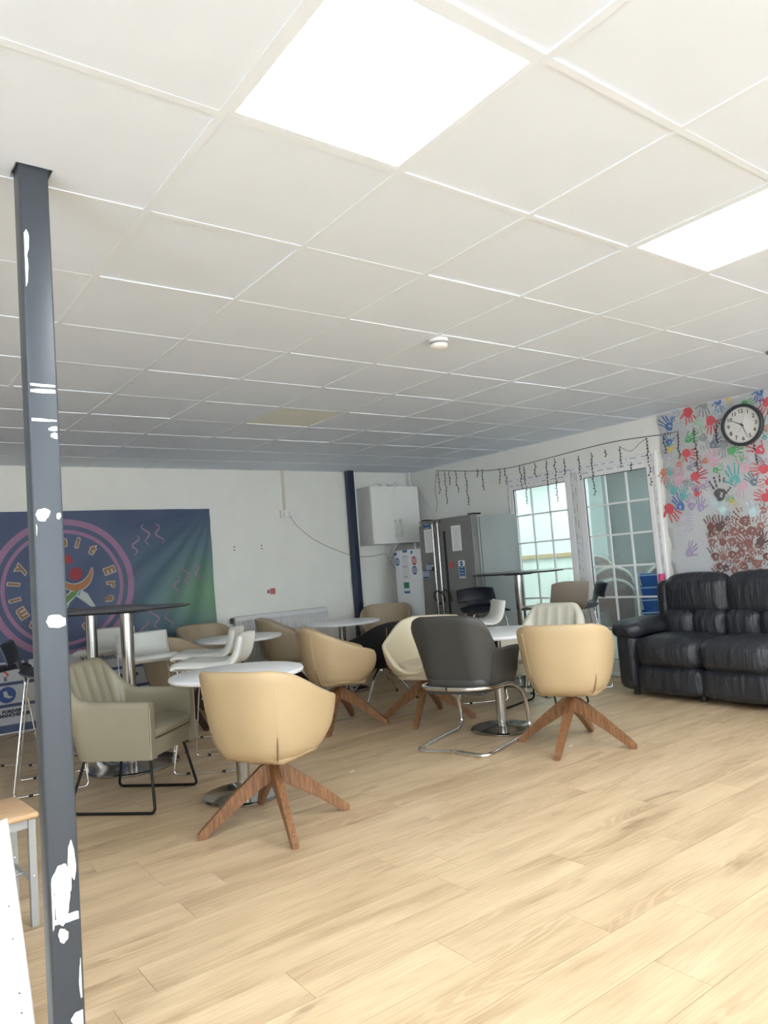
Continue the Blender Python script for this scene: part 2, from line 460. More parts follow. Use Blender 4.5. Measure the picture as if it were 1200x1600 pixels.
# ceiling light panels
M_LED = mat('led_diffuser', (.93, .97, 1), .5, emit=PANEL_POWER)
lp_labels = {(0, -1): 'large square glowing ceiling light panel, the nearest one at the top of the picture',
             (3, -1): 'square glowing ceiling light panel cut off by the right edge of the picture'}
fr_me = None
for (a, b) in panels:
    x, y = GX+a*G, GY+b*G
    if not (LX < x and x+G < WX and RY < y): continue
    t = thing('ceiling_light_panel', lp_labels.get((a, b), 'square glowing ceiling light panel behind the viewer or beyond the right edge'), 'light', (x+.3, y+.3, CEIL), 0, 'square ceiling light panels')
    if fr_me is None:
        f = B()
        for q in ((-.288, .288, -.288, -.272), (-.288, .288, .272, .288), (-.288, -.272, -.272, .272), (.272, .288, -.272, .272)): box(f, *q, .0, .02)
        fr_me = mesh_from(f, 'panel_frame', M_GRID); df_me = mesh_from(bx(-.272, .272, -.272, .272, .004, .016), 'diffuser', M_LED)
    link('panel_frame', fr_me, t); link('diffuser', df_me, t)

# walls
tag(obj('wall_back', bx(LX-.1, WX+.1, WY, WY+.12, 0, CEIL+.03), M_WALL), 'white painted back wall', kind='structure')
DY0, DY1, DZ = 3.94, 5.895, 2.172          # glazed door opening
wr_ = B()
box(wr_, WX, WX+.14, RY, DY0, 0, CEIL+.03); box(wr_, WX, WX+.14, DY1, WY, 0, CEIL+.03); box(wr_, WX, WX+.14, DY0, DY1, DZ, CEIL+.03)
tag(obj('wall_right', wr_, M_WALLR), 'white side wall with glazed doors and handprint mural', kind='structure')
wl = B(); zs0, zs1 = .7, 2.1; wy = [(-2.8, .5)]  # unseen window opening added here to send daylight onto the mural wall
box(wl, LX-.12, LX, RY-.1, WY+.1, 0, zs0); box(wl, LX-.12, LX, RY-.1, WY+.1, zs1, CEIL+.03)
ysw = [RY-.1]+[q for w_ in wy for q in w_]+[WY+.1]
for i in range(0, len(ysw), 2): box(wl, LX-.12, LX, ysw[i], ysw[i+1], zs0, zs1)
for i, (ya, yb) in enumerate(wy):
    f = B(); box(f, LX-.09, LX-.03, ya, yb, zs0, zs0+.06); box(f, LX-.09, LX-.03, ya, yb, zs1-.06, zs1)
    for k in range(4):
        yy = ya+(yb-ya-.06)*k/3; box(f, LX-.09, LX-.03, yy, yy+.06, zs0+.06, zs1-.06)
    tag(obj('window_%d' % (i+3), f, M_UPVC), 'wide white framed window added beyond the left edge to light the mural wall', kind='structure')
tag(obj('wall_left', wl, M_WALL), 'white wall beyond the left edge', kind='structure')
# wall behind the viewer: two wide windows
wf = B(); zs0, zs1 = .35, 2.2
wins = [(-.2, 1.6), (2.4, 4.2)]
box(wf, LX, WX, RY-.12, RY, 0, zs0); box(wf, LX, WX, RY-.12, RY, zs1, CEIL+.03)
xs = [LX]+[q for w_ in wins for q in w_]+[WX]
for i in range(0, len(xs), 2): box(wf, xs[i], xs[i+1], RY-.12, RY, zs0, zs1)
tag(obj('wall_front', wf, M_WALL), 'white wall behind the viewer with two wide windows', kind='structure')
for i, (xa, xb) in enumerate(wins):
    f = B()
    box(f, xa, xb, RY-.09, RY-.03, zs0, zs0+.06); box(f, xa, xb, RY-.09, RY-.03, zs1-.06, zs1)
    for k in range(5):
        xx = xa+(xb-xa-.06)*k/4; box(f, xx, xx+.06, RY-.09, RY-.03, zs0+.06, zs1-.06)
    tag(obj('window_%d' % (i+1), f, M_UPVC), 'wide white framed window behind the viewer', kind='structure')
tag(obj('baseboard_back', bx(LX, WX, WY-.016, WY, 0, .1, bevel=.004), M_UPVC), 'white skirting along the back wall', kind='structure')
bb = B(); box(bb, WX-.016, WX, RY, DY0-.01, 0, .1, bevel=.004); box(bb, WX-.016, WX, DY1+.01, WY-.02, 0, .1, bevel=.004)
tag(obj('baseboard_right', bb, M_UPVC), 'white skirting along the side wall', kind='structure')

# ---------------------------------------------------------------- glazed double doors
door = bpy.data.objects.new('door_1', None); C.objects.link(door); door.location = (WX, DY0, 0); tag(door, 'white glazed double doors with white glazing bars and protective tape', kind='structure')
def dchild(name, bm, m, smooth=None): 
    for v in bm.verts: v.co -= Vector((WX, DY0, 0))
    return obj(name, bm, m, door, smooth)
fx0, fx1 = WX-.012, WX+.06
of = B()
box(of, fx0, fx1, DY0, DY0+.062, 0, DZ, bevel=.005); box(of, fx0, fx1, DY1-.062, DY1, 0, DZ, bevel=.005); box(of, fx0, fx1, DY0+.062, DY1-.062, DZ-.062, DZ, bevel=.005)
box(of, fx0+.004, fx1, 4.878, 4.965, 0, DZ-.062, bevel=.005); box(of, fx0, fx1, DY0+.062, DY1-.062, 0, .05, bevel=.004)
dchild('outer_frame', of, M_UPVC)
zr = [2.03, 1.728, 1.414, 1.10, .788, .475, .162]
for (ya, yb) in ((4.055, 4.80), (5.042, 5.80)):
    la, lb = ya-.053, yb+.053 if yb < 5 else yb+.032
    la = ya-.053 if ya < 4.5 else ya-.076; lb = yb+.077 if yb < 5 else yb+.033
    lf = B()
    box(lf, fx0-.006, fx1-.012, la, ya, .05, DZ-.062, bevel=.006); box(lf, fx0-.006, fx1-.012, yb, lb, .05, DZ-.062, bevel=.006)
    box(lf, fx0-.006, fx1-.012, ya, yb, zr[0], DZ-.062, bevel=.006); box(lf, fx0-.006, fx1-.012, ya, yb, .05, zr[-1], bevel=.006)
    dchild('door_leaf_frame', lf, M_UPVC)
    gk = B()
    for q in ((ya, ya+.006, zr[-1], zr[0]), (yb-.006, yb, zr[-1], zr[0]), (ya, yb, zr[-1], zr[-1]+.006), (ya, yb, zr[0]-.006, zr[0])): box(gk, fx0+.004, fx0+.014, *q)
    dchild('gasket', gk, M_RUBBER)
    ys = [ya, ya+(yb-ya)/3, ya+2*(yb-ya)/3, yb]
    for k in (1, 2): dchild('glazing_bar', bx(WX+.004, WX+.02, ys[k]-.009, ys[k]+.009, zr[-1], zr[0]), M_UPVC)
    for z in zr[1:-1]: dchild('glazing_bar', bx(WX+.0035, WX+.0205, ya, yb, z-.009, z+.009), M_UPVC)
    for i in range(3):
        for k in range(6):
            dchild('glass_pane', bx(WX+.010, WX+.014, ys[i]+.0095, ys[i+1]-.0095, zr[k+1]+.0095, zr[k]-.0095), M_GLASS)
# printed protective tape: rows of small dark marks along the frame
tp = B(); xt = fx0-.0075
def dash(y, z, ly, lz): box(tp, xt, xt+.0012, y-ly/2, y+ly/2, z-lz/2, z+lz/2)
def tape_h(y0, y1, z):
    y = y0
    while y < y1:
        L_ = random.choice((.014, .05, .075)); dash(y+L_/2, z, L_, .014 if L_ < .02 else .012)
        y += L_+random.uniform(.03, .07)
def tape_v(y, z0, z1):
    z = z0
    while z < z1:
        L_ = random.choice((.014, .05, .08)); dash(y, z+L_/2, .012, L_); z += L_+random.uniform(.04, .10)
tape_h(3.98, 5.86, DZ-.032); tape_h(4.02, 4.84, DZ-.092); tape_h(5.0, 5.80, DZ-.092)
tape_v(3.972, .12, 2.1); tape_v(4.905, .12, 2.1); tape_v(4.94, .12, 2.1); tape_v(5.865, .12, 2.1)
dchild('tape_print', tp, M_INK)
tpb = B()
box(tpb, fx0-.0062, fx0+.001, 3.955, 3.99, .1, DZ-.02); box(tpb, fx0-.0062, fx0+.001, 4.885, 4.955, .1, DZ-.07); box(tpb, fx0-.0062, fx0+.001, 5.85, 5.882, .1, DZ-.02)
dchild('protective_tape', tpb, mat('tape_film', (.74, .74, .73), .35))

# ---------------------------------------------------------------- the room beyond the doors
M_R2 = mat('next_room_white', (.80, .84, .83), .7); M_R2G = mat('next_room_shade_grey', (.30, .31, .32), .7); M_R2T = mat('next_room_teal', (.62, .70, .72), .7)  # the partition's grey stands in for the shade on that wall
NX = 9.4
n2 = B(); box(n2, WX+.02, WX+.14, WY+.12, 10.6, 0, 2.7); box(n2, NX, NX+.1, 2.2, 11, 0, 2.7); box(n2, WX+.14, NX, 10.5, 10.6, 0, 2.7); box(n2, WX+.14, NX, 2.1, 2.2, 0, 2.7)
tag(obj('wall_beyond', n2, M_R2), 'bright white walls of the room beyond the glazed doors', kind='structure')
tag(obj('wall_partition', bx(7.95, 8.07, 2.2, 5.80, 0, 2.6), M_R2G), 'partition wall coloured grey for its shaded side, seen through the glazed doors', kind='structure')
tag(obj('trim_1', bx(7.90, 8.09, 5.80, 6.02, 0, 2.6), M_R2T), 'pale teal pier at the end of the shade-grey partition', kind='structure')
tag(obj('trim_2', bx(NX-.03, NX, 5.9, 9.6, 1.20, 1.27, bevel=.004), mat('pine_rail', (.55, .42, .27), .6)), 'pine dado rail on the wall beyond the doors', kind='structure')
tag(obj('floor_beyond', bx(WX+.14, NX, 2.2, 10.5, -.1, 0), mat('next_room_floor', (.40, .36, .30), .6)), 'pale floor of the room beyond the doors', kind='structure')
tag(obj('ceiling_beyond', bx(WX+.14, NX, 2.2, 10.5, 2.6, 2.7), M_R2), 'white ceiling of the room beyond the doors', kind='structure')
M_LED2 = mat('led_diffuser_next_room', (.93, 1, .98), .5, emit=NEXT_ROOM_POWER); M_LED3 = mat('led_diffuser_store', (.95, 1, .99), .5, emit=NEXT_ROOM_POWER*.9)
for (x, y) in ((8.75, 7.2), (7.3, 7.6), (8.75, 9.2), (7.0, 4.3)):
    t = thing('ceiling_light_panel', 'square ceiling light panel in the room beyond the glazed doors', 'light', (x, y, 2.585), 0, 'ceiling lights beyond the doors')
    link('panel_frame', fr_me, t); link('diffuser', mesh_from(bx(-.272, .272, -.272, .272, .004, .014), 'diffuser', M_LED3 if y < 5 else M_LED2), t)

# ================================================================ POSTS
def square_post(name, x, y, s, m, label, z1=CEIL+.02):
    t = thing(name, label, 'post', (x, y, 0))
    obj('shaft', bx(-s/2, s/2, -s/2, s/2, .008, z1, bevel=.008, seg=3), m, t, 40)
    obj('base_plate', bx(-s*.85, s*.85, -s*.85, s*.85, 0, .008), m, t)
    return t
PXC, PYC, PS = .473, 2.231, .080
post = square_post('steel_post', PXC, PYC, PS, M_STEEL, 'slate grey square steel post with chipped white paint in the left foreground')
M_CHIP = mat('chipped_white_paint', (.80, .80, .74), .7, noise=.12, nscale=60)
def blob(px, py, wpx, hpx, seed, rough=.16, thin=1):
    """patch of bare white filler on the post's camera-facing side, outline from the photograph"""
    rnd = random.Random(seed); yf = PYC-PS/2-.0005-.0001*(seed//7)
    c = on_y(px, py, yf); sc = (c-Vector((0, 0, HC))).dot(fw)/F_PX
    bm = B(); N = 28; pts = []; ph = [rnd.uniform(0, 6.3) for _ in range(3)]
    for k in range(N):
        a = 2*PI*k/N; rr = 1+rough*(math.sin(2*a+ph[0])*.6+math.sin(3*a+ph[1])*.5+math.sin(7*a+ph[2])*.35)
        x = max(PXC-PS/2+.007, min(PXC+PS/2-.007, c.x+.5*wpx*sc*1.22*rr*math.cos(a)))
        pts.append((x-PXC, yf-PYC, c.z+.5*hpx*sc*rr*math.sin(a)))
    bm.faces.new([bm.verts.new(p) for p in pts])
    obj('paint_chip', bm, M_CHIP, post)
for i, q in enumerate(((40, 378, 8, 42), (40, 418, 6, 60), (67, 804, 17, 20), (92, 806, 6, 10), (89, 971, 27, 20), (66, 602, 44, 5), (66, 611, 42, 7), (62, 656, 46, 5), (84, 670, 12, 8), (86, 681, 10, 10),
                       (97, 1376, 22, 52), (97, 1410, 20, 60), (108, 1434, 36, 14), (112, 1345, 9, 60), (80, 1415, 8, 90), (124, 1592, 20, 24), (55, 830, 5, 24), (99, 1462, 12, 22), (127, 1530, 5, 60))):
    blob(*q, seed=i*7+1)
square_post('steel_post', 5.20, WY-.07, .088, M_NAVYPOST, 'dark navy square steel post against the back wall beside the cabinet')

# ================================================================ ROUND TABLES
def round_table(name, label, x, y, h, rad, tops, base_r, col_r, th, group):
    t = thing(name, label, 'table', (x, y, 0), 0, group)
    obj('table_top', lathe([(0, h-th), (rad-.02, h-th), (rad-.006, h-th+.004), (rad, h-th*.5), (rad-.004, h-.004), (rad-.014, h), (0, h)], 64), tops[0], t, 30)
    obj('edge_band', lathe([(rad-.004, h-th+.003), (rad+.0008, h-th*.6), (rad+.0008, h-th*.35), (rad-.003, h-.0045)], 64), tops[1], t, 60)
    obj('column', lathe([(col_r, .02), (col_r, h-th-.012)], 24), M_BRUSH, t, 60)
    obj('top_flange', lathe([(0, h-th-.014), (.14, h-th-.014), (.15, h-th-.008), (.15, h-th-.0005), (0, h-th-.0005)], 32), M_BLKMET, t, 30)
    obj('base', lathe([(0, 0), (base_r-.01, 0), (base_r, .006), (base_r, .013), (base_r-.012, .020), (col_r+.03, .028), (col_r+.012, .034), (col_r-.001, .034), (0, .034)], 56), M_BASE, t, 25)
    return t
M_TOPW = mat('white_table_top', (.84, .85, .87), .3); M_EDGEW = mat('white_table_edge', (.80, .80, .80), .4)
M_TOPD = mat('dark_grey_laminate', (.10, .105, .115), .34); M_EDGED = mat('black_table_edge', (.01, .01, .01), .4)
W_ = (M_TOPW, M_EDGEW); D_ = (M_TOPD, M_EDGED)
gw, gb = 'low round white tables', 'tall round dark bar tables'
round_table('round_table', 'low round white table in front of the nearest beige tub chair', 1.89, 4.09, .725, .395, W_, .24, .038, .028, gw)
round_table('round_table', 'low round white table between the charcoal chair and the right tub chair', 3.95, 3.985, .725, .42, W_, .24, .040, .028, gw)
round_table('round_table', 'low round white table behind the two side-on white stools', 2.98, 6.38, .725, .41, W_, .24, .038, .028, gw)
round_table('round_table', 'low round white table by the back wall near the navy post', 4.30, 6.62, .725, .41, W_, .24, .038, .028, gw)
round_table('bar_table', 'tall dark round bar table, nearer of the two beside the banner', 1.66, 5.40, 1.118, .45, D_, .32, .045, .018, gb)
round_table('bar_table', 'tall dark round bar table, farther of the two beside the banner', 1.66, 6.34, 1.118, .45, D_, .32, .045, .018, gb)
round_table('bar_table', 'tall dark round bar table standing beside the grey fridge', 5.54, 5.18, 1.118, .46, D_, .32, .045, .018, gb)

# ================================================================ TUB CHAIRS
def tub_parts(shell_m, seat_m):
    n = 72
    us = [2*PI*k/n for k in range(n)]
    def sup(th):     # th measured from the back (-y) direction
        c, s = math.cos(th), math.sin(th); e = 2.5
        r = (abs(s)**e+abs(c)**e)**(-1/e); return r
    def pos(u):
        th = u if u <= PI else u-2*PI
        d = Vector((math.sin(th), -math.cos(th)))
        return (0, 0), d
    def top(u):
        th = abs(u if u <= PI else u-2*PI); a = math.degrees(th)
        return lerp_tab([(0, .825), (40, .822), (58, .80), (90, .715), (118, .652), (132, .632), (141, .612), (148, .565), (154, .495), (160, .45), (168, .43), (180, .425)], a)
    prof = [(.345, .15), (.352, .19), (.37, .222), (.40, .246), (.46, .268), (.55, .288), (.65, .303), (.75, .316), (.83, .326)]
    def flare(u, z):
        th = u if u <= PI else u-2*PI
        k = lerp_tab(prof, z)
        front = sm(R(95), R(150), abs(th))
        return k*sup(th)*(1+.15*front*sm(.34, .50, z))
    bm = shell(us, pos, top, lambda u: .345, flare, lambda u: .042, closed=True, nv=11, floor_cap=True)
    me = mesh_from(bm, 'shell', shell_m, 60)
    cush = pillow(0, .03, .41, .46, .46, .11, r=.05, bulge=.022, cuts=8)
    for v in cush.verts:
        rr = math.hypot(v.co.x, v.co.y)
        if rr > .235: v.co.x *= .235/rr; v.co.y *= .235/rr
    cme = mesh_from(cush, 'seat_cushion', seat_m, 60)
    # stitched darts on the outside
    dme, pme = [], []
    for s in (-1, 1):
        dm = B(); th = s*R(44); d = Vector((math.sin(th), -math.cos(th), 0)); pts = []
        for k in range(13):
            z = .365+(.50-.365)*k/12; pts.append(d*(flare(th % (2*PI), z)+.001)+Vector((0, 0, z)))
        tube(dm, pts, [.0015+.004*math.sin(PI*k/12) for k in range(13)], 5)
        dme.append(mesh_from(dm, 'dart_seam', M_SEAM, 60))
        pm = B(); th = s*R(44); d = Vector((math.sin(th), -math.cos(th), 0))
        tube(pm, [d*(flare(th % (2*PI), z)+.0004)+Vector((0, 0, z)) for z in [.50+.03*k for k in range(10)]], .0016, 5)
        pme.append(mesh_from(pm, 'stitch_line', M_PIPE, 60))
    return me, cme, dme, pme
TUBS = {'beige': tub_parts(M_TUB, M_TUB), 'tan': tub_parts(M_TUBD, M_TUBD), 'cream': tub_parts(M_TUBC, M_TUBC), 'black': tub_parts(M_BLACK, M_BLACK)}  # tan is the beige chair with shade put into its colour
def leg_wood():
    bm = B(); r1 = .372
    # tapered plank: deep at the hub, thin at the foot
    secs = [(.012, .222, .318, .020), (.06, .200, .308, .020), (r1*.55, .112, .195, .0185), (r1-.01, .0, .058, .017), (r1+.022, .0, .030, .016)]
    rings = [[bm.verts.new(p) for p in ((x, -w_, z0), (x, w_, z0), (x, w_, z1), (x, -w_, z1))] for x, z0, z1, w_ in secs]
    for a, b in zip(rings, rings[1:]):
        for k in range(4): bm.faces.new((a[k], a[(k+1) % 4], b[(k+1) % 4], b[k]))
    bm.faces.new(rings[0][::-1]); bm.faces.new(rings[-1])
    es = [e for e in bm.edges if abs(e.verts[0].co.x-e.verts[1].co.x) > .02]
    bmesh.ops.bevel(bm, geom=es, offset=.004, segments=2, affect='EDGES')
    return mesh_from(bm, 'leg', M_WALNUT, 30)
LEGW = leg_wood()
COLW = mesh_from(lathe([(0, .29), (.028, .29), (.028, .312), (.02, .318), (.0165, .322), (.0165, .35), (0, .35)], 20), 'swivel_column', M_CHROME, 30)
LEGC = mesh_from(tb(fillet([(.02, 0, .335), (.16, 0, .25), (.36, 0, .012)], .05), [.011]*6+[.010, .008], 10), 'leg', M_CHROME, 60)
FOOT = mesh_from(lathe([(0, 0), (.012, 0), (.012, .03), (.008, .034), (0, .034)], 12), 'foot_cap', M_RUBBER, 30)
def tub_chair(label, x, y, face, legang, kind='beige', legs='wood', name='tub_chair'):
    t = thing(name, label, 'chair', (x, y, 0), R(face-90), 'swivel tub chairs')
    s, c, d, p = TUBS[kind]
    link('shell', s, t); link('seat_cushion', c, t); 
    for q in d: link('dart_seam', q, t)
    for q in p: link('stitch_line', q, t)
    link('swivel_column', COLW, t)
    for k in range(4):
        a = R(legang-(face-90)+90*k)
        if legs == 'wood': link('leg', LEGW, t, (0, 0, 0), a)
        elif legs == 'dark': 
            o = link('leg', LEGD, t, (0, 0, 0), a)
        else:
            l = link('leg', LEGC, t, (0, 0, 0), a); link('foot_cap', FOOT, l, (.36, 0, 0))
    return t
LEGD = LEGW.copy(); LEGD.materials.clear(); LEGD.materials.append(mat('dark_stained_leg', (.045, .018, .010), .45, col2=(.02, .008, .005), nscale=9, stretch=(14, 14, 1.2)))
tub_chair('beige tub chair on a walnut star base, nearest of all, at the front white table', 1.78, 3.49, 25, -15)
tub_chair('beige tub chair on a walnut star base, seen from behind beside the sofa', 3.895, 3.265, 30, 22)
tub_chair('beige tub chair side-on behind the nearest tub chair, before the back-wall table', 3.29, 5.18, -22, -48)
tub_chair('pale cream tub chair half hidden behind the charcoal cantilever chair', 3.88, 4.76, 205, 34, 'cream')
tub_chair('shade-darkened beige tub chair facing out in front of the radiator', 3.82, 6.98, -25, 20, 'tan', 'dark')
tub_chair('shade-darkened beige tub chair in front of the navy post by the white freezer', 5.15, 6.98, 225, -38, 'tan')
tub_chair('shade-darkened beige tub chair below the banner corner, behind the two side-on white stools', 3.02, 7.10, -80, 10, 'tan', 'dark')
tub_chair('shade-darkened beige tub chair with its back to the white stool at the nearer bar table', 2.42, 6.42, 15, 10, 'tan', 'dark')
tub_chair('black fabric tub chair on a chrome four-leg base at the back table', 4.22, 5.86, 112, -60, 'black', 'chrome').scale = (1, 1, .91)

# ================================================================ CREAM ARMCHAIRS ON BLACK SLED LEGS
def armchair_meshes(m):
    hw, yb, yf, rc = .285, -.26, .27, .13
    pts = fillet([(-hw, yf, 0), (-hw, yb, 0), (hw, yb, 0), (hw, yf, 0)], rc, 10)
    # resample
    cum = [0]
    for a, b in zip(pts, pts[1:]): cum.append(cum[-1]+(b-a).length)
    Ltot = cum[-1]
    def at(s):
        s = max(0, min(Ltot, s))
        for i in range(len(cum)-1):
            if s <= cum[i+1]+1e-9:
                t = (s-cum[i])/(cum[i+1]-cum[i]); return pts[i].lerp(pts[i+1], t), (pts[i+1]-pts[i]).normalized()
    N = 96; us = [Ltot*k/N for k in range(N+1)]
    def pos(u):
        p, d = at(u); d2 = at(min(u+.01, Ltot))[1]; d1 = at(max(u-.01, 0))[1]; d = (d1+d2).normalized()
        return (p.x, p.y), (-d.y*-1*-1, d.x*-1) if False else (d.y*-1*-1*-1, d.x) if False else outward(p, d)
    def outward(p, d):
        n = Vector((d.y, -d.x)); 
        if n.dot(Vector((p.x, p.y))) < 0: n = -n
        return n
    mid = Ltot/2
    def back(u): return 1-sm(.20, .40, abs(u-mid))
    def top(u): return lerp_tab([(0, .843), (.16, .842), (.185, .834), (.203, .812), (.222, .775), (.25, .722), (.285, .676), (.33, .645), (.39, .632), (.55, .628), (.8, .618)], abs(u-mid))
    def flare(u, z): return back(u)*.13*max(0, (z-.42)/.42)-.035*max(0, (.42-z)/.12)*(.4+.6*back(u))
    def groove(u, t):
        k = back(u)
        if k < .6 or t < .3: return 0
        return -.012*(abs(math.cos(PI*(u-mid)/.095))**.5-1)*-1*1.0
    bm = shell(us, pos, top, lambda u: .300, flare, lambda u: .065+.02*back(u), nv=14, groove=groove)
    body = mesh_from(bm, 'arm_and_back_shell', m, 50)
    seat = pillow(0, .02, .435, .455, .50, .075, r=.03, bulge=.018, cuts=8)
    seat = mesh_from(seat, 'seat_cushion', m, 60)
    apr = mesh_from(bx(-.225, .225, -.19, .262, .302, .402, bevel=.012), 'seat_base', m, 40)
    sled = []
    for s in (-1, 1):
        pts_ = fillet([(s*.20, .22, .302), (s*.262, .27, .009), (s*.262, -.27, .009), (s*.20, -.19, .302)], .035, 5)
        sled.append(mesh_from(tb(pts_, .0085, 8), 'sled_leg', M_BLKMET, 60))
    xb = mesh_from(tb([(-.20, .19, .297), (.20, .19, .297)], .008, 8), 'under_seat_bar', M_BLKMET, 60)
    sbs = []
    for s in (-1, 1):   # stitched front edge of each arm
        sb = tb([(s*(hw-.012), yf+.001, z) for z in [.31+.02*k for k in range(15)]], .0022, 5)
        sbs.append(mesh_from(sb, 'arm_stitching', mat('cream_stitch', (.50, .46, .36), .6), 60))
    return body, seat, apr, sled, xb, sbs
def armchair(label, x, y, face, ms):
    t = thing('armchair', label, 'chair', (x, y, 0), R(face-90), 'cream armchairs on sled legs')
    body, seat, apr, sled, xb, sb = ms
    link('arm_and_back_shell', body, t); link('seat_cushion', seat, t); link('seat_base', apr, t)
    for q in sb: link('arm_stitching', q, t)
    for s in sled: link('sled_leg', s, t)
    link('under_seat_bar', xb, t)
    return t
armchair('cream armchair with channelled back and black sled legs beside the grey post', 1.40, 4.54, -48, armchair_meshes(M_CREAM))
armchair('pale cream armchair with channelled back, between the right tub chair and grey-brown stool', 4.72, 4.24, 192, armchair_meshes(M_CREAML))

# ================================================================ CHARCOAL CANTILEVER CHAIR
def cantilever(label, x, y, face):
    t = thing('cantilever_chair', label, 'chair', (x, y, 0), R(face-90))
    hw, yb, yf, rc = .265, -.25, .25, .16
    pts = fillet([(-hw, yf, 0), (-hw, yb, 0), (hw, yb, 0), (hw, yf, 0)], rc, 12); cum = [0]
    for a, b in zip(pts, pts[1:]): cum.append(cum[-1]+(b-a).length)
    Lt = cum[-1]; mid = Lt/2
    def at(s):
        for i in range(len(cum)-1):
            if s <= cum[i+1]+1e-9: return pts[i].lerp(pts[i+1], (s-cum[i])/(cum[i+1]-cum[i])), (pts[i+1]-pts[i]).normalized()
        return pts[-1], (pts[-1]-pts[-2]).normalized()
    def pos(u):
        p, _ = at(u); d = (at(min(u+.02, Lt))[1]+at(max(u-.02, 0))[1]).normalized(); n = Vector((d.y, -d.x))
        if n.dot(Vector((p.x, p.y))) < 0: n = -n
        return (p.x, p.y), n
    def top(u):
        a = abs(u-mid); return lerp_tab([(0, .915), (.17, .912), (.215, .895), (.25, .85), (.28, .775), (.315, .705), (.35, .675), (.41, .665), (.55, .665), (.70, .655)], a)
    def back(u): return 1-sm(.2, .42, abs(u-mid))
    def flare(u, z): return back(u)*(.10*max(0, (z-.45)/.45)-.02)+(1-back(u))*(.05*max(0, (z-.42)/.25)**2)-.03*max(0, (.48-z)/.1)
    us = [Lt*k/90 for k in range(91)]
    obj('arm_and_back_shell', shell(us, pos, top, lambda u: .385, flare, lambda u: .045, nv=13), M_GREYL, t, 50)
    obj('seat_cushion', pillow(0, .02, .455, .44, .48, .10, r=.04, bulge=.02), M_GREYL, t, 60)
    obj('seat_pan', bx(-.22, .22, -.23, .24, .375, .40, bevel=.01), M_GREYL, t)
    for s in (-1, 1): obj('side_seam', tb([Vector((pos(mid+s*.30)[0][0], pos(mid+s*.30)[0][1], 0))+Vector((*pos(mid+s*.30)[1], 0))*(flare(mid+s*.30, z)+.0006)+Vector((0, 0, z)) for z in [.40+.025*k for k in range(11)]], .0015, 5), M_BLKMET, t, 60)
    for s in (-1, 1):
        obj('frame_arm', tb(fillet([(s*.012, -.30, .0145), (s*.255, -.34, .0145), (s*.275, -.20, .0145), (s*.275, .30, .0145), (s*.275, .37, .06), (s*.272, .32, .30), (s*.262, .14, .405), (s*.262, -.20, .425), (s*.17, -.305, .43), (s*.005, -.315, .43)], .12, 7), .0145, 12), M_CHROME, t, 60)
    return t
cantilever('charcoal leather armchair on a bent chrome cantilever frame', 3.53, 3.86, 20)

# ================================================================ STOOLS
def stool_frame(t, h, m=M_CHROME, r=.006, tw=.165, fw_=.235, tl=.13, fl_=.22):
    for s in (-1, 1):
        o = obj('sled_leg', tb(fillet([(s*tw*.6, tl+.02, h), (s*tw, tl, h-.012), (s*fw_, fl_, .008), (s*fw_, -fl_, .008), (s*tw, -tl, h-.012), (s*tw*.6, -tl-.01, h)], .03, 4), r, 8), m, t, 60)
        for y in (.12, -.12): obj('glide', bx(s*fw_-.008, s*fw_+.008, y-.013, y+.013, 0, .016, bevel=.003), M_RUBBER, o)
    def leg_at(s, front, z):
        k = z/h; x = s*(fw_+(tw-fw_)*k); y = (fl_+(tl-fl_)*k)*(1 if front else -1); return (x, y, z)
    obj('footrest', tb([leg_at(-1, True, .27), leg_at(1, True, .27)], r, 8), m, t, 60)
    obj('footrest', tb([leg_at(-1, False, .33), leg_at(1, False, .33)], r*.8, 8), m, t, 60)
def white_stool(label, x, y, face, h=.70):
    t = thing('bar_stool', label, 'stool', (x, y, 0), R(face-90), 'white shell counter stools')
    prof = smooth_line([(.215, h-.018), (.19, h), (.08, h-.004), (-.06, h-.012), (-.15, h+.004), (-.20, h+.05), (-.225, h+.12), (-.238, h+.19)], 4)
    obj('seat_shell', ribbon([(p.x, p.y) for p in prof], lambda q: .42-.02*abs(q-.5), .055, nx=12, curve=lambda q, s: .035*s*s*sm(.5, .75, q)), M_WSEAT, t, 50)
    obj('label_tag', bx(.2075, .2095, -.17, -.145, h-.004, h+.002), M_DARK, t)
    stool_frame(t, h-.03)
    return t
white_stool('white shell stool seen side-on, nearer of the pair behind the front table', 2.08, 4.92, 140)
white_stool('white shell stool seen side-on, farther of the pair behind the front table', 2.30, 5.54, 144)
white_stool('white shell stool facing out beneath the nearer dark bar table', 1.99, 5.92, -97)
white_stool('white shell stool in front of the banner, beneath the farther dark bar table', 1.97, 7.12, -125)
white_stool('white shell stool seen side-on between charcoal chair and fridge', 4.70, 5.02, 148)
def black_stool(label, x, y, face, h=.765):
    t = thing('bar_stool', label, 'stool', (x, y, 0), R(face-90), 'black segmented bar stools')
    seat = smooth_line([(.20, h-.02), (.175, h), (.05, h-.006), (-.10, h), (-.155, h+.03)], 4)
    obj('seat_shell', ribbon([(p.x, p.y) for p in seat], lambda q: .42, .034, nx=8, curve=lambda q, s: .02*s*s), M_NAVYP, t, 50)
    bk = smooth_line([(-.178, h+.075), (-.195, h+.14), (-.225, h+.215)], 5)
    obj('backrest', ribbon([(p.x, p.y) for p in bk], lambda q: .43-.02*q, .034, nx=10, curve=lambda q, s: .05*s*s), M_NAVYP, t, 50)
    sp = smooth_line([(-.12, h+.0), (-.165, h+.03), (-.185, h+.085), (-.20, h+.13)], 5)
    obj('spine', ribbon([(p.x, p.y) for p in sp], lambda q: .24, .024, nx=4), M_NAVYP, t, 50)
    stool_frame(t, h-.025, r=.0065)
    return t
black_stool('black segmented bar stool just left of the grey post, facing right', 1.12, 5.38, -14)
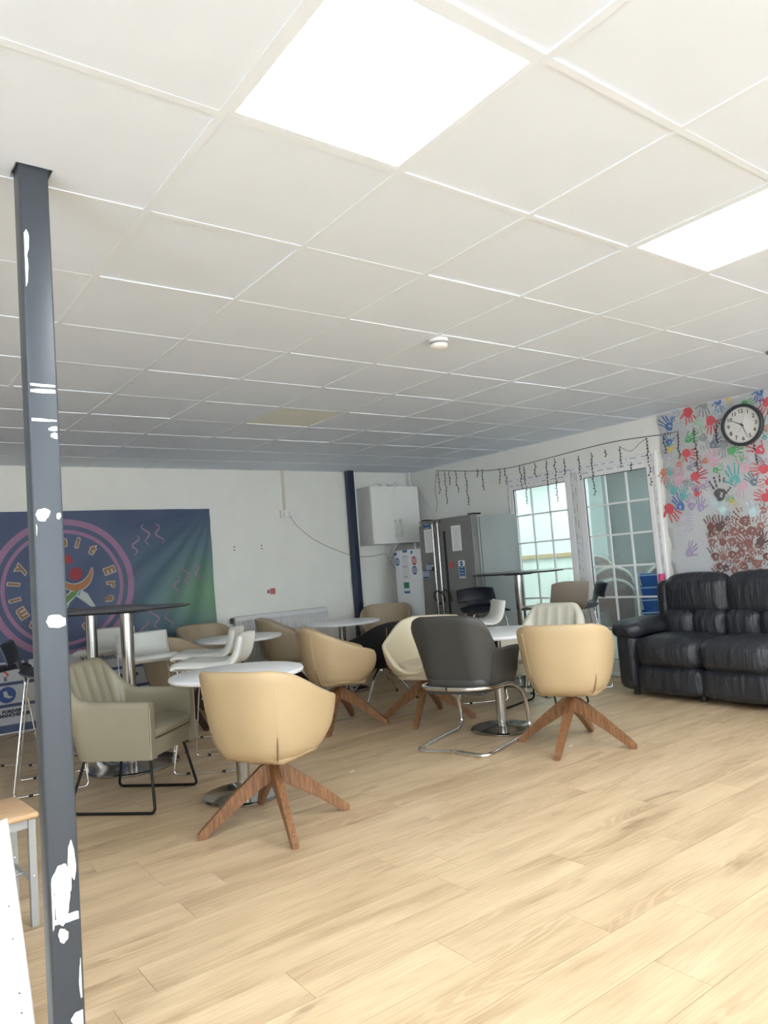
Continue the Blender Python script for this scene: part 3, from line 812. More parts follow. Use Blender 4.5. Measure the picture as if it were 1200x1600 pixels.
black_stool('black bar stool at the far left edge, behind the one by the post', .86, 6.02, -50)
black_stool('black segmented bar stool between the grey fridge and the right bar table', 5.30, 5.46, 245)
black_stool('black segmented bar stool beside the sofa arm, behind the grey-brown stool', 5.70, 4.60, 137)
def brown_stool(label, x, y, face, h=.78):
    t = thing('bar_stool', label, 'stool', (x, y, 0), R(face-90))
    prof = smooth_line([(.205, h-.02), (.18, h), (.05, h-.008), (-.08, h-.004), (-.16, h+.03), (-.205, h+.11), (-.235, h+.235)], 4)
    P = [(p.x, p.y) for p in prof]
    obj('outer_shell', ribbon(P, lambda q: .43-.03*q, .020, nx=12, curve=lambda q, s: .07*s*s*sm(.3, .7, q)), M_TAUPE, t, 50)
    obj('inner_pad', ribbon([(y_+.012*sm(h, h+.1, z_), z_+.016*(1-sm(h+.02, h+.12, z_))) for y_, z_ in P[1:-1]], lambda q: .40-.03*q, .018, nx=12, curve=lambda q, s: .07*s*s*sm(.3, .7, q)), M_CREAML, t, 50)
    stool_frame(t, h-.03)
    return t
brown_stool('grey-brown shell bar stool with a cream inner pad in front of the glazed doors', 5.30, 4.56, 75)

# wooden-topped school stool and leaning white board, bottom left
t = thing('school_stool', 'low stool with wooden seat and grey steel legs at the left edge', 'stool', (.435, 3.35, 0), R(4))
obj('seat', bx(-.165, .165, -.165, .165, .405, .430, bevel=.011, seg=3), mat('beech_seat', (.62, .42, .24), .4, col2=(.50, .32, .17), nscale=6, stretch=(1.5, 16, 4)), t, 40)
M_LEGG = mat('grey_steel_leg', (.36, .37, .37), .4, .4)
for sx in (-1, 1):
    for sy in (-1, 1):
        l = obj('leg', bx(sx*.140-.014, sx*.140+.014, sy*.140-.014, sy*.140+.014, 0, .404, bevel=.003), M_LEGG, t)
        obj('rivet', lathe([(0, 0), (.006, .0), (.004, .003), (0, .004)], 10), M_CHROME, l, loc=(sx*.140, sy*.140-.0142, .19)).rotation_euler = (R(90), 0, 0)
for s in (-1, 1):
    obj('seat_rail', bx(-.126, .126, s*.140-.006, s*.140+.006, .372, .404), M_LEGG, t); obj('seat_rail', bx(s*.140-.006, s*.140+.006, -.126, .126, .372, .404), M_LEGG, t)
    obj('stretcher', tb([(s*.140, -.13, .16), (s*.140, .13, .16)], .007, 8), M_LEGG, t, 60)
obj('stretcher', tb([(-.14, 0, .16), (.14, 0, .16)], .007, 8), M_LEGG, t, 60)

# board: bottom rests on the floor nearer the viewer, top rests on the stool seat's edge
tp_, bt_ = on_z(-14, 1302, .445), on_z(28, 1690, .0)
b = thing('shelf_board', 'white shelf board with small peg holes leaning against the wooden stool', 'board', bt_)
ax = (tp_-bt_); Lb = ax.length+.02; ax.normalize(); side = Vector((rt.x, rt.y, 0)); side = (side-ax*side.dot(ax)).normalized(); nb = ax.cross(side).normalized()
bm = bx(-.075, .057, -.009, .009, 0, Lb, bevel=.0015, seg=1)
rotm = Matrix((( side.x, nb.x, ax.x), (side.y, nb.y, ax.y), (side.z, nb.z, ax.z))).to_4x4()
bo = obj('panel', bm, mat('white_melamine', (.88, .88, .88), .35), b); 
hb = B()
for zz in (.10, .16, .22, .40, .52):
    for xx in (.03, -.045):
        r_ = bmesh.ops.create_circle(hb, cap_ends=True, radius=.0028, segments=10)
        sgn = 1 if nb.dot(fw) < 0 else -1
        for v in r_['verts']: v.co = Vector((xx+v.co.x, sgn*.0094, zz+v.co.y))
ho = obj('peg_holes', hb, M_DARK, b)
b.rotation_mode = 'QUATERNION'; b.rotation_quaternion = rotm.to_quaternion()
b.location.z += .0095*abs(nb.z)

# ================================================================ SOFA
def sofa():
    t = thing('sofa', 'black leather sofa with padded arms below the handprint mural', 'sofa', (5.81, 2.93, 0), R(-1.5))
    # local: front faces -x, runs along y ; local y+ = far end
    F0 = -.40; Ls = 1.10
    obj('base', bx(F0+.06, .38, -Ls+.06, Ls-.06, .05, .26, bevel=.03, seg=3), M_SOFA, t, 40)
    obj('back_frame', pillow(.30, 0, .50, .18, 2*Ls-.30, .86, r=.06, bulge=.01), M_SOFA, t, 60)
    for s in (-1, 1):
        ar = obj('arm', pillow(-.02, s*(Ls-.11), .30, .74, .215, .50, r=.07, bulge=.012), M_SOFA, t, 60)
        obj('arm_pad', pillow(-.06, s*(Ls-.125), .565, .74, .27, .15, r=.072, bulge=.02), M_SOFA, ar, 60)
        obj('back_wing', pillow(.20, s*(Ls-.21), .70, .26, .13, .50, r=.06, bulge=.01), M_SOFA, t, 60)
    wseat = (2*Ls-.46)/3
    for i in range(3):
        yc = -Ls+.23+wseat*(i+.5)
        obj('seat_cushion', pillow(F0+.235, yc, .385, .55, wseat-.006, .245, r=.085, bulge=.03, cuts=12), M_SOFA, t, 60)
        obj('footrest_panel', pillow(F0+.045, yc, .165, .12, wseat-.008, .215, r=.045, bulge=.012, cuts=10), M_SOFA, t, 60)
        bc = obj('back_cushion', pillow(.17, yc, .815, .24, wseat-.004, .36, r=.09, bulge=.025, cuts=11), M_SOFA, t, 60)
        for q in (-1, 1): obj('lumbar_pad', pillow(.115, yc+q*wseat/4, .575, .24, wseat/2+.006, .245, r=.06, bulge=.022), M_SOFA, bc, 60)
    for sx in (F0+.12, .32):
        for sy in (-Ls+.12, -.36, .36, Ls-.12): obj('foot', lathe([(0, 0), (.025, 0), (.03, .052), (0, .052)], 14), M_DARK, t, 30, loc=(sx, sy, 0))
    return t
sofa()
t = thing('capped_tube', 'tall white tube with a pink cap standing behind the left end of the sofa', 'tube', (6.20, 3.985, 0))
obj('tube_body', lathe([(0, 0), (.03, 0), (.03, .905), (0, .905)], 20), M_WHITE, t, 30)
obj('cap', lathe([(0, .9051), (.031, .9051), (.032, .91), (.032, 1.0), (.028, 1.007), (0, 1.007)], 20), mat('pink_cap', (.62, .06, .20), .4), t, 30)

# ================================================================ KITCHEN CORNER
# American style fridge, back to the right wall, doors facing -x
t = thing('fridge', 'tall graphite grey double-door fridge covered with notices beside the glazed doors', 'fridge', (5.5, 5.74, 0))
FW_, FH_ = .92, 1.765
obj('body', bx(.075, .70, 0, FW_, .03, FH_-.012, bevel=.006), M_FRSIDE, t)
obj('plinth', bx(.09, .66, .03, FW_-.03, 0, .03), M_DARK, t)
ysplit = .572
for y0, y1, nm in ((.004, ysplit-.003, 'fridge'), (ysplit+.003, FW_-.004, 'freezer')):
    d = obj('door', bx(0, .072, y0, y1, .06, FH_, bevel=.010, seg=3), M_FRIDGE, t, 40)
    ye = y1-.045 if nm == 'fridge' else y0+.045
    if nm == 'fridge': ye = ysplit-.042
    obj('handle', tb(fillet([(.004, ye, 1.74), (-.045, ye, 1.735), (-.048, ye, .45), (.004, ye, .44)], .03), .0125, 12), M_BRUSH, d, 60)
    obj('handle_recess', bx(-.0015, .002, ye-.075 if nm == 'fridge' else ye-.03, ye-.035 if nm == 'fridge' else ye+.03, .4, 1.62), M_DARK if nm == 'fridge' else M_FRIDGE, d)
    obj('edge_trim', bx(-.0018, .002, (y0+.001 if nm == 'fridge' else y1-.012), (y0+.012 if nm == 'fridge' else y1-.001), .07, FH_-.01), M_BRUSH, d)
M_DISP = M_DARK
obj('display', bx(-.003, .001, .665, .735, 1.175, 1.225, bevel=.002), M_DISP, t)
def sheet(parent, name, x, y0, y1, z0, z1, m, rows=0, mi=M_INK, wd=.8, start=.9, tilt=0):
    """flat printed notice facing -x"""
    s = obj(name, bx(x-.0012, x, y0, y1, z0, z1), m, parent)
    if rows:
        p = B()
        for i in range(rows):
            z = z0+(z1-z0)*(start-(start-.08)*i/max(1, rows-1)); hh = (z1-z0)*.11/rows*1.0; k = random.uniform(.6, 1)*wd
            box(p, x-.0018, x-.001, (y0+y1)/2-(y1-y0)*k/2, (y0+y1)/2+(y1-y0)*k/2, z-hh, z+hh)
        obj('printed_lines', p, mi, s)
    return s
def disc_sticker(parent, x, y, z, r, m, rows=4):
    bm = B(); N = 24
    a = [bm.verts.new((x, y+r*math.cos(2*PI*k/N), z+r*math.sin(2*PI*k/N))) for k in range(N)]; b_ = [bm.verts.new((x-.0012, v.co.y, v.co.z)) for v in a]
    bm.faces.new(a); bm.faces.new(b_[::-1])
    for k in range(N): bm.faces.new((a[k], b_[k], b_[(k+1) % N], a[(k+1) % N]))
    s = obj('round_sticker', bm, m, parent); p = B()
    for i in range(rows):
        zz = z+r*(.5-.95*i/max(1, rows-1)) if rows > 1 else z; hw_ = math.sqrt(max(.01, r*r-(zz-z)**2))*.66
        box(p, x-.0018, x-.001, y-hw_, y+hw_, zz-r*.07, zz+r*.07)
    obj('printed_lines', p, M_PAPER, s)
# coordinates measured on the door plane: y grows away from the viewer (to the left in view)
def fp(px, py): p = on_x(px, py, 5.498); return p.y-5.74, p.z
def fsheet(px0, py0, px1, py1, name, m, **k):
    y0, z0 = fp(px0, py0); y1, z1 = fp(px1, py1)
    return sheet(t, name, -.0008, min(y0, y1), max(y0, y1), min(z0, z1), max(z0, z1), m, **k)
fsheet(662, 828, 677, 863, 'notice_sheet', M_PAPER, rows=14, wd=.8)
fsheet(704, 822, 722, 860, 'notice_sheet', M_PAPER, rows=14, wd=.8)
fsheet(661, 820, 672, 825, 'blue_label', M_BLUE, rows=2, mi=M_PAPER)
fsheet(702, 878, 709, 888, 'red_label', M_RED, rows=4, mi=mat('pink_print', (.7, .35, .35), .7))
s_ = fsheet(716, 876, 728, 903, 'notice_sheet', M_PAPER)
y0, z0 = fp(717.5, 885); y1, z1 = fp(727.5, 901.5)
sheet(t, 'blue_notice_panel', -.0022, min(y0, y1), max(y0, y1), min(z0, z1), max(z0, z1), M_BLUE, rows=4, mi=M_PAPER)
y, z = fp(721, 880.5); disc_sticker(t, -.0022, y, z, .026, M_BLUE, 1)
y, z = fp(672, 886.5); disc_sticker(t, -.0008, y, z, .048, M_BLUE)
y, z = fp(665, 897); disc_sticker(t, -.0008, y, z, .052, M_BLUE)
y, z = fp(654, 820); disc_sticker(t, -.0008, y, z, .025, M_PAPER, 2)
y, z = fp(723, 812); obj('maker_plate', bx(-.0025, 0, y-.035, y+.035, z-.005, z+.005), M_BRUSH, t)
# looped cable lock round the handles
y, z = fp(691, 930)
obj('cable_lock', tb([(-.055-.02*math.sin(a), y+.085*math.cos(a)-.01, z+.075*math.sin(a)-.02) for a in [2*PI*k/24 for k in range(24)]], .007, 8, closed=True), M_RUBBER, t, 60)
obj('cable_lock_tail', tb(smooth_line([(-.055, y-.06, z+.04), (-.05, y-.12, z+.06), (-.03, y-.17, z+.0), (-.02, y-.18, z-.07)], 5), .006, 8), M_RUBBER, t, 60)
obj('hinge_cover', bx(.03, .16, .02, .10, FH_, FH_+.018, bevel=.005), M_DARK, t); obj('hinge_cover', bx(.03, .16, FW_-.10, FW_-.02, FH_, FH_+.018, bevel=.005), M_DARK, t)
obj('side_seam_strip', bx(.10, .106, -.002, .001, .05, FH_-.03), M_DARK, t)

# white freezer next to it
t = thing('freezer', 'white upright freezer with round stickers between wall cabinet and grey fridge', 'freezer', (5.55, 6.72, 0))
obj('body', bx(.05, .62, 0, .52, .02, 1.445, bevel=.008), M_FREEZ, t); obj('door', bx(0, .048, .002, .518, .05, 1.455, bevel=.012, seg=3), M_FREEZ, t, 40)
obj('plinth', bx(.06, .6, .02, .5, 0, .05), M_DARK, t)
def zp(px, py): p = on_x(px, py, 5.55); return p.y-6.72, p.z
def zsheet(a, b_, c, d, name, m, **k):
    y0, z0 = zp(a, b_); y1, z1 = zp(c, d); return sheet(t, name, -.0006, min(y0, y1), max(y0, y1), min(z0, z1), max(z0, z1), m, **k)
zsheet(627, 868.5, 640, 904, 'notice_sheet', mat('grey_white_paper', (.72, .73, .76), .8), rows=3, start=.96)
zsheet(631, 910, 640, 919, 'green_label', M_GREEN, rows=0); zsheet(632, 923, 641, 927, 'blue_label', M_BLUE, rows=1, mi=M_PAPER)
zsheet(629, 859.5, 636, 863, 'blue_label', M_BLUE, rows=1, mi=M_PAPER); zsheet(616, 864, 620, 868, 'blue_label', M_BLUE)
for px_, py_, r_, m_ in ((621, 878, .048, M_BLUE), (647, 876, .052, M_RED), (648, 891, .052, M_BLUE), (643, 863, .02, M_BLUE)):
    y, z = zp(px_, py_); disc_sticker(t, -.0006, y, z, r_, m_, 4 if r_ > .03 else 1)

# wall cabinet
t = thing('wall_cabinet', 'white two-door wall cabinet in the corner above the freezer', 'cabinet', (5.34, 7.35, 1.553))
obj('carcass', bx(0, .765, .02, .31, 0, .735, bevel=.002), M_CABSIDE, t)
for x0, x1, hx in ((.002, .3835, .345), (.3855, .763, .424)):
    d = obj('door', bx(x0, x1, -.002, .018, .002, .735, bevel=.003), M_CAB, t)
    fr = B()
    for q in ((x0+.002, x0+.05, .004, .733), (x1-.05, x1-.002, .004, .733), (x0+.05, x1-.05, .004, .05), (x0+.05, x1-.05, .685, .733)): box(fr, q[0], q[1], -.0045, -.0015, q[2], q[3])
    obj('door_frame_moulding', fr, M_CAB, d)
    obj('handle', tb(fillet([(hx, -.003, .29), (hx, -.032, .29), (hx, -.032, .09), (hx, -.003, .09)], .004, 2), .006, 10), M_BRUSH, d, 60)
    obj('handle_bar', tb([(hx, -.032, .305), (hx, -.032, .075)], .006, 10), M_BRUSH, d, 60)
t = thing('shelf_bracket', 'white diagonal shelf bracket on the wall below the cabinet', 'bracket', (5.745, 7.66, 1.25))
obj('wall_strip', bx(-.016, .016, -.006, 0, 0, .30, bevel=.001), M_WHITE, t); obj('arm', bx(-.012, .012, -.27, -.006, .288, .300), M_WHITE, t)
obj('strut', tb([(0, -.004, .05), (0, -.235, .288)], .010, 8), M_WHITE, t, 60)
# small things on the cabinet
t = thing('power_adapter', 'small white box lying on top of the wall cabinet', 'adapter', (5.60, 7.42, 2.288)); obj('casing', bx(-.045, .045, -.03, .03, 0, .022, bevel=.005), M_WHITE, t); obj('cable', tb(smooth_line([(-.045, 0, .01), (-.07, .0, .035), (-.06, .02, .055)], 5), .003, 6), M_CABLE, t, 60)
t = thing('black_remote', 'small black gadget lying on top of the wall cabinet', 'gadget', (5.70, 7.43, 2.288)); obj('casing', bx(-.05, .05, -.02, .02, 0, .014, bevel=.004), M_DARK, t); obj('knob', lathe([(0, .014), (.012, .014), (.01, .03), (0, .03)], 12), M_DARK, t, 30, loc=(-.03, 0, 0))
tag(obj('cable_loop', tb(smooth_line([(5.78, 7.43, 2.291), (5.785, 7.43, 2.33), (5.81, 7.43, 2.345), (5.835, 7.43, 2.33), (5.84, 7.43, 2.291)], 6), .003, 6), M_CABLE, smooth=60), 'thin white cable looping up from the top of the wall cabinet', 'cable')
tag(obj('hanging_cable', tb(smooth_line([(6.03, 7.38, 2.291), (6.12, 7.36, 2.28), (6.14, 7.30, 2.15), (6.16, 7.20, 1.98), (6.15, 7.10, 1.85), (6.12, 7.0, 1.70), (6.13, 6.95, 1.46)], 6), .004, 6), M_CABLE, smooth=60), 'thin grey cable dropping beside the wall cabinet to the freezer', 'cable')
tag(obj('corner_pipe', tb([(6.19, 7.60, .1), (6.19, 7.60, CEIL-.002)], .022, 14), M_UPVC, smooth=60), 'white vertical pipe in the corner behind the wall cabinet', 'pipe')

# radiator
t = thing('radiator', 'white ribbed panel radiator low on the back wall', 'radiator', (3.515, 7.56, .30))
RL, RH = 1.21, .53
rp = B(); n = 44; pr_a, pr_b = [], []
for k in range(n*4+1):
    x = RL*k/(n*4); ph = (k % 4); y = (0, .016, .016, 0)[ph]
    pr_a.append(rp.verts.new((x, y, .045))); pr_b.append(rp.verts.new((x, y, RH-.045)))
for k in range(n*4): rp.faces.new((pr_a[k], pr_a[k+1], pr_b[k+1], pr_b[k]))
obj('ribbed_panel', rp, M_RAD, t)
for z0, z1 in ((0, .045), (RH-.045, RH)): obj('panel_rail', bx(0, RL, -.002, .012, z0, z1, bevel=.004), M_RAD, t)
obj('rear_panel', bx(.01, RL-.01, .05, .06, .01, RH-.01), M_RAD, t)
obj('top_grille', bx(0, RL, .0, .064, RH, RH+.01, bevel=.003), M_RAD, t)
gl = B()
for k in range(60): box(gl, .02+k*.0196, .03+k*.0196, .012, .054, RH+.0102, RH+.0112)
obj('grille_slots', gl, M_DARK, t)
for x in (0, RL-.002): obj('end_cover', bx(x, x+.002, .0, .064, 0, RH), M_RAD, t)
obj('valve', lathe([(0, 0), (.018, 0), (.02, .04), (.015, .06), (0, .06)], 16), M_DARK, t, 30, loc=(-.03, .03, .47))
for x in (.2, RL-.2): obj('wall_hook', bx(x, x+.03, .06, .1, .1, .42), M_RAD, t)

# socket, trunking, cable
t = thing('wall_socket', 'cream double socket with a white plug high on the back wall', 'socket', (4.285, WY, 1.99))
obj('back_box', bx(-.075, .075, -.03, 0, -.043, .043, bevel=.003), M_CREAMP, t); obj('face_plate', bx(-.073, .073, -.038, -.030, -.041, .041, bevel=.004), M_WHITE, t)
obj('plug', bx(.022, .068, -.075, -.038, -.03, .022, bevel=.006), M_WHITE, t); obj('switch', bx(-.045, -.028, -.041, -.038, .008, .028), M_CREAMP, t)
sk = B(); 
for dx, dz in ((-.047, -.018), (-.030, -.018), (-.0385, .0)): box(sk, dx-.003, dx+.003, -.0388, -.0378, dz-.005, dz+.005)
obj('pin_holes', sk, M_DARK, t)
t = thing('cable_trunking', 'cream vertical cable trunking from the ceiling down to the socket', 'trunking', (4.275, WY, 2.034))
obj('channel', bx(-.016, .016, -.016, 0, 0, CEIL-2.036), M_CREAMP, t); obj('lid', bx(-.013, .013, -.019, -.016, .002, CEIL-2.038), mat('cream_lid', (.70, .66, .53), .5), t)
cp = [(4.335, WY-.05, 1.955), (4.36, WY-.02, 1.925)]+[(on_y(a, b_, WY-.01).x, WY-.011, on_y(a, b_, WY-.01).z) for a, b_ in ((465, 822), (485, 839), (510, 853), (538, 864))]+[(5.14, WY-.006, 1.46), (5.27, WY-.006, 1.43), (5.50, WY-.011, 1.415), (5.66, WY-.011, 1.432), (5.735, WY-.013, 1.425), (5.79, WY-.012, 1.33), (5.88, WY-.012, 1.20), (5.96, WY-.012, 1.05)]
tag(obj('wall_cable', tb(smooth_line(cp, 6), .0055, 8), M_CABLE, smooth=60), 'grey cable sagging along the back wall from socket to shelf bracket', 'cable')
t = thing('warning_sign', 'small red and white sign stuck on the back wall above the radiator', 'sign', (4.03, WY, 1.085))
obj('white_panel', bx(-.055, -.012, -.002, 0, -.033, .033), M_PAPER, t); obj('red_panel', bx(-.012, .055, -.002, 0, -.033, .033), M_RED, t)
sg = B(); box(sg, -.048, -.022, -.0026, -.002, -.02, .02); obj('pictogram', sg, mat('sign_brown', (.25, .10, .06), .7), t)
sg = B()
for k in range(3): box(sg, -.004, .048, -.0026, -.002, -.022+k*.018, -.014+k*.018)
obj('printed_lines', sg, mat('pink_print'  , (.7, .35, .35), .7), t)
for x in (3.6, 3.945):
    t = thing('wall_plug_holes', 'pair of dark screw holes in the back wall, %s of two pairs' % ('left' if x < 3.7 else 'right'), 'holes', (x, WY, 1.607), 0, 'screw hole pairs')
    for dz in (-.018, .018): obj('screw_hole', lathe([(0, 0), (.008, 0), (.008, .0012), (0, .0012)], 10), M_DARK, t, loc=(0, 0, dz)).rotation_euler = (R(90), 0, 0)

# smoke detector
sd = on_z(685, 531, CEIL)
t = thing('smoke_detector', 'round white smoke detector on the ceiling', 'smoke detector', (sd.x, sd.y, CEIL))
obj('mounting_base', lathe([(0, .002), (.052, .002), (.054, -.012), (.052, -.016), (0, -.016)], 32), M_WHITE, t, 30)
obj('sensor_ring', lathe([(.048, -.0161), (.044, -.02), (.044, -.024), (.048, -.0279)], 32), mat('grey_vent', (.35, .35, .35), .6), t, 30)
obj('cover', lathe([(0, -.028), (.05, -.028), (.05, -.036), (.042, -.046), (.02, -.050), (0, -.050)], 32), M_WHITE, t, 30)
# dark fitting at the right edge of the ceiling
cc = on_z(1216, 548, CEIL)
t = thing('ceiling_sensor', 'small dark grille on the ceiling at the right edge of the picture', 'fitting', (cc.x, cc.y, CEIL))
obj('plate', lathe([(0, 0), (.075, 0), (.075, -.008), (.06, -.016), (0, -.016)], 28), mat('grey_fitting', (.22, .22, .22), .5), t, 30)
for k in range(5): obj('louvre', bx(-.05, .05, -.045+k*.02, -.038+k*.02, -.022, -.0162), M_DARK, t)

# ================================================================ BANNER
BX0, BX1, BZ0, BZ1 = .21, 3.315, .015, 2.062
def wave(x, z):
    return .010*math.sin(x*4.1+z*2.3)+.006*math.sin(x*9.5-z*6.5)+.008*math.sin(math.atan2(2.09-z, 3.36-x)*26)*sm(2.0, 2.7, x)*min(1, math.hypot(2.09-z, 3.36-x)*2.5)
def bpt(x, z, off=0): return Vector((x, WY-.036-wave(x, z)*1.25-off, z))
def banner_mat():
    m = bpy.data.materials.new('banner_fabric'); m.use_nodes = True; nt = m.node_tree; L = nt.links; b = nt.nodes['Principled BSDF']
    tc = nt.nodes.new('ShaderNodeTexCoord'); sx = nt.nodes.new('ShaderNodeSeparateXYZ'); L.new(tc.outputs['Object'], sx.inputs[0])
    def math_(op, a, b_=None):
        n = nt.nodes.new('ShaderNodeMath'); n.operation = op
        for i, q in enumerate((a, b_)):
            if q is None: continue
            if isinstance(q, (int, float)): n.inputs[i].default_value = q
            else: L.new(q, n.inputs[i])
        return n.outputs[0]
    X, Z = sx.outputs[0], sx.outputs[2]
    # printed colour fade: navy, green towards the right edge at mid height
    gx = nt.nodes.new('ShaderNodeMapRange'); gx.inputs[1].default_value = 2.0; gx.inputs[2].default_value = 3.4; gx.interpolation_type = 'SMOOTHSTEP'; L.new(X, gx.inputs[0])
    dz = math_('ABSOLUTE', math_('SUBTRACT', Z, 1.12)); gz = nt.nodes.new('ShaderNodeMapRange'); gz.inputs[1].default_value = .9; gz.inputs[2].default_value = .05; L.new(dz, gz.inputs[0])
    fac = math_('MULTIPLY', gx.outputs[0], gz.outputs[0])
    r = nt.nodes.new('ShaderNodeValToRGB'); r.color_ramp.elements[0].color = (.058, .082, .165, 1); r.color_ramp.elements[1].color = (.15, .30, .17, 1); L.new(fac, r.inputs[0])
    e = r.color_ramp.elements.new(.4); e.color = (.08, .150, .185, 1)
    col = r.outputs[0]
    # two pink rings
    dx, dz2 = math_('SUBTRACT', X, 1.765), math_('SUBTRACT', Z, 1.31)
    rad = math_('SQRT', math_('ADD', math_('MULTIPLY', dx, dx), math_('MULTIPLY', dz2, dz2)))
    def band(a, bb): return math_('MULTIPLY', math_('GREATER_THAN', rad, a), math_('LESS_THAN', rad, bb))
    ring = math_('ADD', band(.612, .672), band(.53, .566))
    mx = nt.nodes.new('ShaderNodeMix'); mx.data_type = 'RGBA'; L.new(ring, mx.inputs[0]); L.new(col, mx.inputs[6]); mx.inputs[7].default_value = (.30, .150, .265, 1)
    L.new(mx.outputs[2], b.inputs['Base Color']); b.inputs['Roughness'].default_value = .55
    return m
t = thing('wall_banner', 'large blue and green fabric banner with pink ring emblem on the back wall', 'banner', (0, 0, 0))
bm = B(); nx, nz = 110, 60; gv = []
for i in range(nx+1):
    col = []
    for k in range(nz+1):
        x = BX0+(BX1-BX0)*i/nx; z = BZ0+(BZ1-BZ0)*k/nz; col.append((bm.verts.new(bpt(x, z, .003)), bm.verts.new(bpt(x, z, 0))))
    gv.append(col)
for i in range(nx):
    for k in range(nz):
        bm.faces.new([gv[i][k][0], gv[i+1][k][0], gv[i+1][k+1][0], gv[i][k+1][0]]); bm.faces.new([gv[i][k][1], gv[i][k+1][1], gv[i+1][k+1][1], gv[i+1][k][1]])
    bm.faces.new([gv[i][0][0], gv[i][0][1], gv[i+1][0][1], gv[i+1][0][0]]); bm.faces.new([gv[i][nz][0], gv[i+1][nz][0], gv[i+1][nz][1], gv[i][nz][1]])
for k in range(nz):
    bm.faces.new([gv[0][k][0], gv[0][k+1][0], gv[0][k+1][1], gv[0][k][1]]); bm.faces.new([gv[nx][k][0], gv[nx][k][1], gv[nx][k+1][1], gv[nx][k+1][0]])
obj('banner_cloth', bm, banner_mat(), t, 60)
RCX, RCZ = 1.765, 1.31
M_LET = mat('banner_letter_brown', (.24, .12, .055), .6); M_LETO = mat('banner_letter_cream', (.50, .42, .37), .6)
for ch, a in (('F', -157), ('a', -138), ('m', -119), ('i', -101), ('l', -82), ('y', -62), ('u', -17), ('n', 1), ('i', 18), ('t', 38), ('E', 72), ('r', 90), ('a', 109), ('e', 154)):
    def fn(off):
        def g(x, y):
            c, s = math.cos(R(-a)), math.sin(R(-a)); X = x*c-y*s; Y = x*s+y*c
            return bpt(RCX+.452*math.sin(R(a))+X, RCZ+.452*math.cos(R(a))+Y, off)
        return g
    b1 = B(); add_text(b1, ch, .135, fn(.0055), .013); o = obj('letter_outline', b1, M_LETO, t)
    b2 = B(); add_text(b2, ch, .135, fn(.0080), .0045); obj('letter', b2, M_LET, o)
def flat_poly(name, pts, m, off, parent=None):
    b_ = B(); b_.faces.new([b_.verts.new(bpt(x, z, off)) for x, z in pts]); return obj(name, b_, m, parent or t)
def strip(name, line, wfn, m, off):
    b_ = B(); P = [Vector((x, z)) for x, z in line]; N = len(P); A, Bq = [], []
    for i, p in enumerate(P):
        d = (P[min(i+1, N-1)]-P[max(i-1, 0)]).normalized(); n_ = Vector((-d.y, d.x)); w_ = wfn(i/(N-1))
        A.append(b_.verts.new(bpt(p.x+n_.x*w_, p.y+n_.y*w_, off))); Bq.append(b_.verts.new(bpt(p.x-n_.x*w_, p.y-n_.y*w_, off)))
    for i in range(N-1): b_.faces.new((A[i], A[i+1], Bq[i+1], Bq[i]))
    return obj(name, b_, m, t)
M_BR = mat('emblem_red', (.30, .035, .05), .6); M_BO = mat('emblem_orange', (.40, .16, .065), .6); M_BG = mat('emblem_green', (.12, .24, .07), .6); M_BB = mat('emblem_blue', (.06, .20, .34), .6); M_BW = mat('emblem_white', (.45, .50, .49), .6)
flat_poly('emblem_square', [(1.755, 1.60), (1.80, 1.525), (1.86, 1.565), (1.815, 1.635)], M_BR, .007)
flat_poly('emblem_head', [(1.875+.066*math.cos(2*PI*k/24), 1.435+.066*math.sin(2*PI*k/24)) for k in range(24)], M_BR, .007)
arc = [(1.87+.185*math.cos(a)*.88, 1.50+.20*math.sin(a)) for a in [R(205+k*8) for k in range(20)]]
strip('emblem_swoosh', arc, lambda q: .004+.030*math.sin(PI*q), M_BO, .0075)
strip('emblem_swoosh_edge', arc, lambda q: .010+.033*math.sin(PI*q), M_BW, .0060)
flat_poly('emblem_leg_edge', [(1.70, 1.10), (1.75, 1.21), (1.82, 1.275), (1.90, 1.285), (1.98, 1.235), (2.05, 1.10), (2.02, 1.09), (1.90, 1.19), (1.87, 1.215), (1.81, 1.16), (1.78, 1.10)], M_BW, .006)
flat_poly('emblem_leg', [(1.72, 1.12), (1.76, 1.205), (1.83, 1.262), (1.90, 1.27), (1.87, 1.225), (1.80, 1.17)], M_BG, .0078)
flat_poly('emblem_leg', [(1.91, 1.27), (1.975, 1.225), (2.035, 1.115), (1.95, 1.165), (1.885, 1.225)], M_BB, .0078)
M_PINK = mat('banner_pink', (.30, .18, .27), .6)
def squiggle(cx, cz, sz, lean, amp):
    strip('squiggle', [(cx+amp*math.sin(k/14*3*PI)+lean*(k/14-.5), cz+sz*(k/14-.5)) for k in range(15)], lambda q: .004+.007*math.sin(PI*q), M_PINK, .006)
for cx, cz in ((2.59, 1.78), (3.0, 1.33), (2.64, .90)):
    squiggle(cx-.12, cz-.09, .20, .04, .030); squiggle(cx+.0, cz+.02, .22, -.05, -.032); squiggle(cx+.13, cz+.02, .22, -.06, .030)
